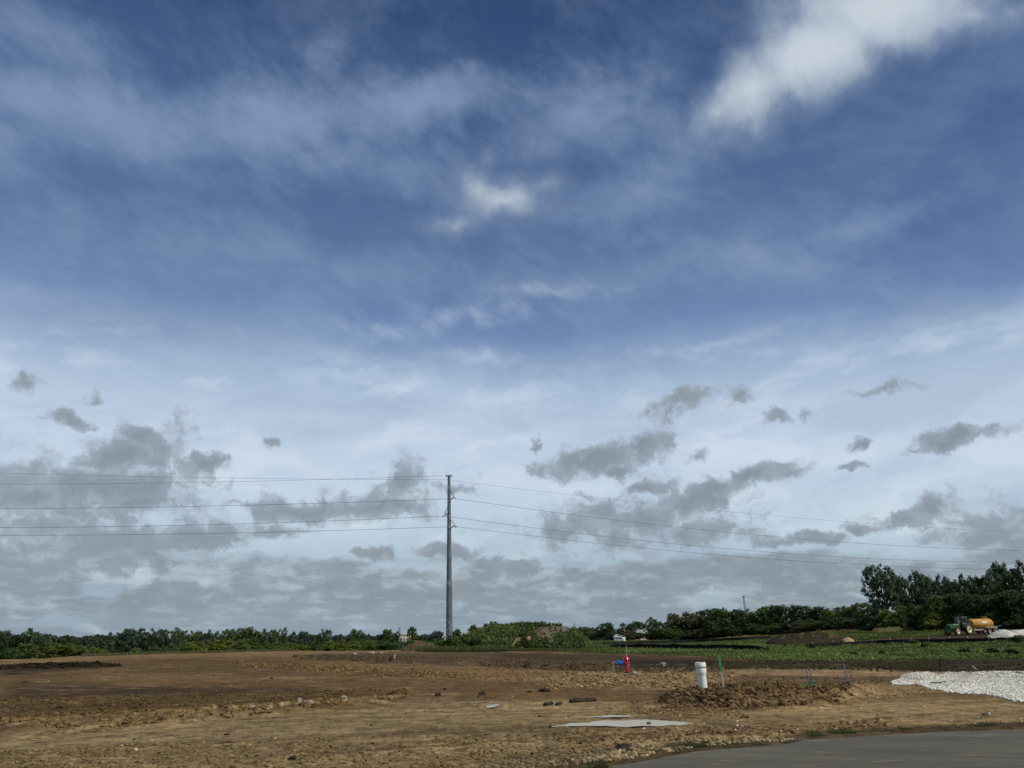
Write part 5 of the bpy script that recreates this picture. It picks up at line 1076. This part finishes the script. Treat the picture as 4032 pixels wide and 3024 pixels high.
def wheel(name, parent, x, y, r, w, lugs=22, rimm=None, steer=0):
    Mx = Matrix.Translation((x, y, r)) @ Matrix.Rotation(R(steer), 4, 'Z') @ Matrix.Rotation(R(90), 4, 'X')
    t = MB(); hw_ = w / 2; t.lathe([(r * .60, -hw_ * .8), (r * .80, -hw_), (r * .93, -hw_ * .95), (r * .96, -hw_ * .6), (r * .96, hw_ * .6), (r * .93, hw_ * .95), (r * .80, hw_), (r * .60, hw_ * .8)], 40, Mx, cap=False)
    for k in range(lugs):
        an = 2 * math.pi * k / lugs; sgn = 1 if k % 2 else -1
        Rm = Matrix.Rotation(an, 4, 'Z'); b = MB(); b.box((r * .97, 0, sgn * hw_ * .48), (r * .07, r * .10, hw_ * 1.0), Matrix.Rotation(R(30 * sgn), 3, 'X')); t.add([Mx @ (Rm @ Vector(v)) for v in b.v], b.f)
    root = t.build(name, M['rubber'], parent)
    ri = MB(); s = -1 if y > 0 else 1
    ri.lathe([(r * .60, s * hw_ * .82), (r * .56, s * hw_ * .80), (r * .50, s * hw_ * .55), (r * .30, s * hw_ * .35), (r * .26, s * hw_ * .60), (r * .14, s * hw_ * .66), (0, s * hw_ * .66)], 28, Mx, cap=False); ri.lathe([(r * .60, -s * hw_ * .8), (0, -s * hw_ * .5)], 28, Mx, cap=False)
    ro_ = ri.build('rim', rimm or M['yellow_rim'], root, True)
    hb = MB(); hb.lathe([(r * .12, s * hw_ * .66), (r * .12, s * hw_ * .95), (r * .07, s * hw_ * 1.0), (0, s * hw_ * 1.0)], 14, Mx, cap=False); hb.build('hub', M['dark_metal'], root)
for s_ in (-1, 1): wheel('rear_wheel', trac, 0, s_ * .95, .92, .50); wheel('front_wheel', trac, 2.7, s_ * .88, .66, .40, 18)
# tank
tdist = 5.9; tc = rear - fwd * tdist
tank = empty('tank_trailer', (tc.x, tc.y, zs(tc))); tank.rotation_euler = (0, -math.atan2(zs(rear) - zs(tc), tdist) * .8, th_); tag(tank, 'rusty orange liquid tank trailer on twin axles behind the green tractor', 'tank trailer')
TR, TL = .84, 5.0; xc = 1.55; zc_ = 1.62; Mx = Matrix.Translation((xc - TL / 2, 0, zc_)) @ Matrix.Rotation(R(90), 4, 'Y')
m = MB(); m.lathe([(0, -.22), (TR * .45, -.19), (TR * .8, -.10), (TR * .97, -.02), (TR, .03), (TR, TL - .03), (TR * .97, TL + .02)], 48, Mx, cap=False); m.build('tank_shell', M['tank'], tank, True)
m = MB(); m.lathe([(TR * .97, TL + .02), (TR * .8, TL + .13), (TR * .45, TL + .22), (0, TL + .25)], 48, Mx, cap=False); m.build('end_cap', M['tank_cap'], tank, True)
for s_ in (-1, 1): m = MB(); m.box((xc, s_ * (TR * .985), zc_ - .16), (TL * .96, .05, .05)); m.build('side_rail', M['dark_decal'], tank)
m = MB(); m.lathe([(.28, 0), (.28, .30), (.34, .31), (.34, .37), (0, .40)], 18, Matrix.Translation((xc - 1.75, 0, zc_ + TR - .06)), cap=False); m.build('hatch', M['tank'], tank, True)
for x, w, h, mt in ((xc - .35, 1.25, .24, 'decal'), (xc + 1.75, .5, .14, 'dark_decal')):
    m = MB(); a0 = math.asin(.32); n = 5
    for k in range(n):
        a1 = a0 - h / TR / 2 + k * h / TR / n; a2 = a1 + h / TR / n; r_ = TR + .006
        m.add([(x - w / 2, r_ * math.cos(a1), zc_ + r_ * math.sin(a1)), (x + w / 2, r_ * math.cos(a1), zc_ + r_ * math.sin(a1)), (x + w / 2, r_ * math.cos(a2), zc_ + r_ * math.sin(a2)), (x - w / 2, r_ * math.cos(a2), zc_ + r_ * math.sin(a2))], [(0, 1, 2, 3)])
    m.build('decal', M[mt], tank)
m = MB(); m.box((xc + TL / 2 + .21, 0, zc_ + .12), (.02, .5, .12)); m.build('decal', M['dark_decal'], tank)
m = MB(); m.box((1.6, .42, .72), (5.0, .12, .2)); m.box((1.6, -.42, .72), (5.0, .12, .2)); m.box((xc + TL / 2 - .3, 0, .85), (.15, 1.2, .3)); m.prism([(3.9, .82), (5.55, .55), (5.55, .45), (3.9, .65)], -.12, .12); m.build('trailer_frame', M['frame'], tank)
for x in (-.72, .72):
    for s_ in (-1, 1): wheel('wheel', tank, x, s_ * .92, .50, .36, 16, M['frame'])
m = MB(); m.prism([(-1.35, .95), (1.35, .95), (1.2, 1.12), (-1.2, 1.12)], .70, 1.12); m.prism([(-1.35, .95), (1.35, .95), (1.2, 1.12), (-1.2, 1.12)], -1.12, -.70); m.build('mudguard', M['frame'], tank, bevel=.02)
m = MB(); m.tube([(xc - TL / 2 - .1, 0, 1.15), (xc - TL / 2 - 1.2, -.2, 1.16), (xc - TL / 2 - 4.6, -.9, 1.25)], .035, 8); m.build('discharge_pipe', M['grey_post'], tank)
m = MB(); m.box((xc - TL / 2 - .35, .75, .78), (.7, .12, .14)); m.build('rear_bracket', M['white_plastic'], tank)

# ------------------------------------------------------------------ loose things on the ground
def lump(name, px, py, w, h, mt, lab, cat, group=None, seed=1, n=14, tall=1.):
    q = G(px, py); a = px_m(q.y) * (.82 if mt is M['dark_clod'] else 1.); rng = np.random.default_rng(seed); v, f = ICO1; V = []; F = []; k0 = 0
    for i in range(n):
        big_ = i < 3; s = (1 if big_ else rng.uniform(.25, .55)); c = np.array([rng.uniform(-.36, .36) * (1 if not big_ else .5) * w * a, rng.uniform(-.3, .3) * w * a, (.30 if big_ else rng.uniform(.0, .7)) * h * a])
        d = v * (1 + .24 * rng.standard_normal((len(v), 1))) * np.array([w * .33 * a, w * .28 * a, h * .62 * a * tall]) * s
        t = rng.uniform(0, 6.28); Rz = np.array([[math.cos(t), -math.sin(t), 0], [math.sin(t), math.cos(t), 0], [0, 0, 1]]) if not big_ else np.eye(3)
        V.append(d @ Rz.T + c); F.append(f + k0); k0 += len(v)
    o = np_mesh(name, np.concatenate(V), np.concatenate(F), mt); o.location = q; tag(o, lab, cat, group); return o
g_d = 'dark clods lying on the brown ground'
for k, (px, py, w, h, lab) in enumerate([(1725, 2741, 30, 15, 'rounded dark clod left of two near the picture middle, with a pale underside'), (1750, 2716, 18, 9, 'small spiky dark clod just above the rounded one'), (1898, 2738, 40, 16, 'largest rough dark clod heap right of the pole line'), (1882, 2746, 14, 6, 'small dark crumb below the rough clod heap'),
    (2085, 2726, 34, 8, 'flat dark clod left of the dark hump'), (2142, 2723, 62, 14, 'long dark hump like a buried log in the brown soil'), (2073, 2630, 34, 18, 'black rounded clod at the edge of the grey rubble band'), (2139, 2630, 24, 12, 'black low clod right of the rounded one on the rubble band'),
    (1070, 2674, 20, 8, 'small black clod alone on the left slope'), (96, 2690, 24, 6, 'dark clod near the left edge of the brown slope'), (1538, 2734, 40, 8, 'flat dark clod at the right end of the clod ridge'), (245, 2788, 44, 9, 'dark streaky clod pair in the rough brown zone on the left'), (82, 2834, 30, 9, 'dark clod just above the left clod ridge'),
    (1302, 2946, 16, 12, 'small black clod on the tan track below the pole'), (1152, 2990, 34, 16, 'black clod lowest in the picture, near the bottom left'), (3682, 2695, 0, 0, ''), (2405, 2925, 0, 0, '')]):
    if w: lump('dirt_clod', px, py, w, h, M['dark_clod'], lab, 'dirt clod', g_d, k + 3)
lump('mud_heap', 2450, 2950, 76, 22, M['dark_clod'], 'dark mud heap above the pale stones by the road edge', 'mud heap', None, 41, 26)
for k, (px, py, w, h, lab) in enumerate([(2531, 2858, 16, 9, 'left brown clod standing in the puddle edge'), (2555, 2858, 26, 14, 'right larger brown clod standing in the puddle edge'), (2466, 2859, 14, 4, 'tiny brown clod left on the near rim of the puddle')]):
    lump('mud_clod', px, py, w, h, mat('mud_brown', (.12, .085, .055), .9, 0, .2, .3, 8), lab, 'mud clod', 'clods at the edge of the puddle', k + 60, 8)
for k, (px, py, w, h, lab) in enumerate([(1396, 2581, 22, 12, 'rounded pale boulder left of three on the crest'), (1467, 2574, 36, 9, 'largest flat pale boulder on the crest'), (1502, 2573, 16, 6, 'smallest pale boulder right of the flat one'), (1396 + 0, 2580, 0, 0, ''), (2610, 2622, 28, 14, 'yellowish boulder right of the hydrant on dark soil'), (2500, 2655, 26, 12, 'tan boulder at the foot of the hydrant'),
    (1178, 2770, 22, 20, 'upright pointed pale stone on the left clod ridge'), (1215, 2775, 34, 16, 'big slanted pale stone beside the pointed one on the ridge'), (1352, 2760, 34, 20, 'tall pale broken slab near the right end of the clod ridge'), (992, 2790, 30, 14, 'whitest stone on the clod ridge'), (845, 2798, 18, 16, 'round pale stone on the ridge left of the whitest'), (1062, 2792, 22, 12, 'pale stone right of the whitest on the ridge'), (3820, 2556, 16, 6, 'grey stone lying in the middle of the right weeds'),
    (3020, 2640, 12, 6, 'small tan stone on the tan strip left of the posts')]):
    if w: lump('boulder', px, py, w, h, M['rock'], lab, 'boulder', 'pale stones and boulders', k + 80, 5, .9)
def strip(name, px0, py0, px1, py1, th, mt, lab, cat, group=None, lift=.03):
    A, B = G(px0, py0), G(px1, py1); mid = (A + B) / 2; n = 9; mm = MB(); pts = []
    for t in np.linspace(0, 1, n): p = A.lerp(B, t); p.z = g1(p.x, p.y) + lift + .02 * math.sin(t * 9); pts.append(p - mid)
    mm.tube(pts, [th * (.5 + .5 * math.sin(math.pi * min(.9, max(.15, i / (n - 1))))) for i in range(n)], 7); o = mm.build(name, mt); o.location = mid; return tag(o, lab, cat, group)
strip('dirt_slab', 2245, 2768, 2345, 2762, .09, M['dark_clod'], 'long dark flat strip of dirt above the puddle', 'dirt slab', 'dark strips above the puddle'); strip('dirt_slab', 2143, 2780, 2176, 2775, .06, M['dark_clod'], 'short dark strip left, first above the puddle', 'dirt slab', 'dark strips above the puddle'); strip('dirt_slab', 2190, 2779, 2212, 2774, .05, M['dark_clod'], 'short dark strip between the other two above the puddle', 'dirt slab', 'dark strips above the puddle')
strip('stick', 3828, 2626, 3852, 2641, .045, M['pale_wood'], 'pale stick lying on the dark soil above the gravel', 'stick'); strip('plastic_scrap', 3666, 2695, 3730, 2690, .05, M['black_plastic'], 'black plastic sheet scrap lying on the white gravel', 'plastic scrap')
strip('broken_slab', 4004, 2650, 4026, 2656, .08, M['wood'], 'broken pale boards at the right edge above the gravel', 'board')
lump('dirt_lump', 3878, 2817, 26, 7, M['bark'], 'small brown lump on the smooth track near the right road edge', 'lump', None, 99, 7); lump('white_stone', 3896, 2813, 8, 7, M['white_plastic'], 'white stone touching the small brown lump', 'stone', None, 98, 3)
q = G(1553, 2596); a = px_m(q.y); m = MB(); m.tube([(0, 0, -.3), (.0, 0, 11 * a), (.06, 0, 20 * a)], [3.2 * a, 3 * a, 2.6 * a], 9); o = m.build('stump_post', M['pale_wood']); o.location = q; tag(o, 'pale broken wooden post sticking up from the rubble', 'post')
lump('root_clump', 1540, 2600, 24, 18, M['dark_clod'], 'black root clump beside the pale broken post', 'root clump', None, 97, 12)
q = G(3630, 2530); 

# ------------------------------------------------------------------ far buildings and towers
def house(name, px, py_base, py_eave, py_ridge, w, Y, wallm, roofm, lab, gable=True, cat='house'):
    A = at(px, py_base, Y); a = px_m(Y); W_ = w * a; zb = base_z(np.array([A.x]), np.array([Y]))[0]; he = at(px, py_eave, Y).z - zb; hr = at(px, py_ridge, Y).z - zb; D = W_ * .6
    root = empty(name, (A.x, Y, zb)); tag(root, lab, cat)
    m = MB(); m.box((0, D / 2, he / 2), (W_, D, he)); m.build('wall', wallm, root)
    m = MB(); e = .4
    if gable: m.prism([(-W_ / 2 - e, he - .05), (W_ / 2 + e, he - .05), (W_ / 2 - W_ * .12, hr), (-W_ / 2 + W_ * .12, hr)], -e, D + e)
    else: m.box((0, D / 2, he + .2), (W_ + .3, D + .3, .4))
    m.build('roof', roofm, root)
    for k in range(3):
        x = (-.3 + .3 * k) * W_; m = MB(); m.box((x, -.02, he * .55), (W_ * .10, .06, he * .3)); m.build('window', M['window'], root)
    return root
house('warehouse', 1592, 2512, 2499, 2494, 44, 560, M['tan_wall'], mat('cream_roof', (.72, .66, .5), .6), 'cream warehouse roof showing between the trees left of the pole', True, 'warehouse')
house('storage_building', 1757, 2505, 2494, 2491, 34, 620, M['white_wall'], M['white_wall'], 'white building glimpsed touching the left side of the pole', False, 'building')
house('storage_building', 1842, 2500, 2488, 2484, 24, 600, M['white_wall'], M['white_wall'], 'white rooftop showing above shrubs right of the pole', False, 'building')
house('storage_building', 1636, 2509, 2501, 2499, 26, 640, M['white_wall'], M['white_wall'], 'small white wall right of the slim tree near the cream warehouse', False, 'building')
house('house', 2442, 2519, 2509, 2497, 44, 318, M['white_wall'], mat('white_roof', (.68, .68, .64), .6), 'low house with a whitish roof half hidden by the olive tree')
house('house', 2530, 2519, 2494, 2479, 52, 322, M['tan_wall'], mat('tan_roof', (.55, .53, .47), .6), 'taller house with pale roof between dark trees')
m = MB(); q = at(2455, 2520, 280); zb = float(base_z(np.array([q.x]), np.array([280.]))[0]); m.lathe([(.7, 0), (.7, .9), (.45, 1.15), (0, 1.2)], 16, cap=False); o = m.build('propane_tank', M['white_wall'], smooth=True); o.location = (q.x, 280, zb); tag(o, 'small white tank on the grass before the low house', 'tank')
def lattice(px, top, base, wtop, wbase, Y, lab, arms=0, platform=True):
    A = at(px, base, Y); a = px_m(Y); zb = float(base_z(np.array([A.x]), np.array([float(Y)]))[0]); H = at(px, top, Y).z - zb; root = empty('lattice_tower', (A.x, Y, zb), R(20)); root.rotation_euler = (0, R(-2.3), 0); tag(root, lab, 'lattice tower', 'distant lattice towers')
    m = MB(); n = 12; t = max(.06, .35 * a)
    def P(z, k): w = (wbase + (wtop - wbase) * z / H) * a / 2; return Vector((w * (1, -1, -1, 1)[k], w * (1, 1, -1, -1)[k], z))
    for k in range(4):
        m.tube([P(0, k), P(H, k)], t, 4)
        for i in range(n): m.tube([P(H * i / n, k), P(H * (i + 1) / n, (k + 1) % 4)], t * .6, 4); m.tube([P(H * (i + 1) / n, k), P(H * (i + 1) / n, (k + 1) % 4)], t * .5, 4)
    m.build('mast', M['lattice'], root)
    if platform: m = MB(); m.box((0, 0, H + 1.5 * a), (wtop * 2.2 * a, wtop * 2.2 * a, 5 * a)); m.build('head', M['lattice'], root)
    for i in range(arms): m = MB(); m.tube([(-8 * a, 0, H * (.97 - .1 * i)), (8 * a, 0, H * (.97 - .1 * i))], t, 4); m.build('crossarm', M['lattice'], root)
lattice(2948, 2352, 2500, 4, 8, 420, 'tall lattice tower rising behind the right wood edge', 0, True)
for px, lab in ((1573, 'faint distant pylon above the thin greyish tree left of the pole'), (1307, 'faint distant pylon in the gap right of the dark tree')): lattice(px, 2470 if px == 1573 else 2502, 2530, 3, 6, 1500, lab, 2, False)
lattice(2266, 2451, 2525, 3, 6, 1500, 'faint distant pylon above the trees just right of the spoil mound', 1, False)
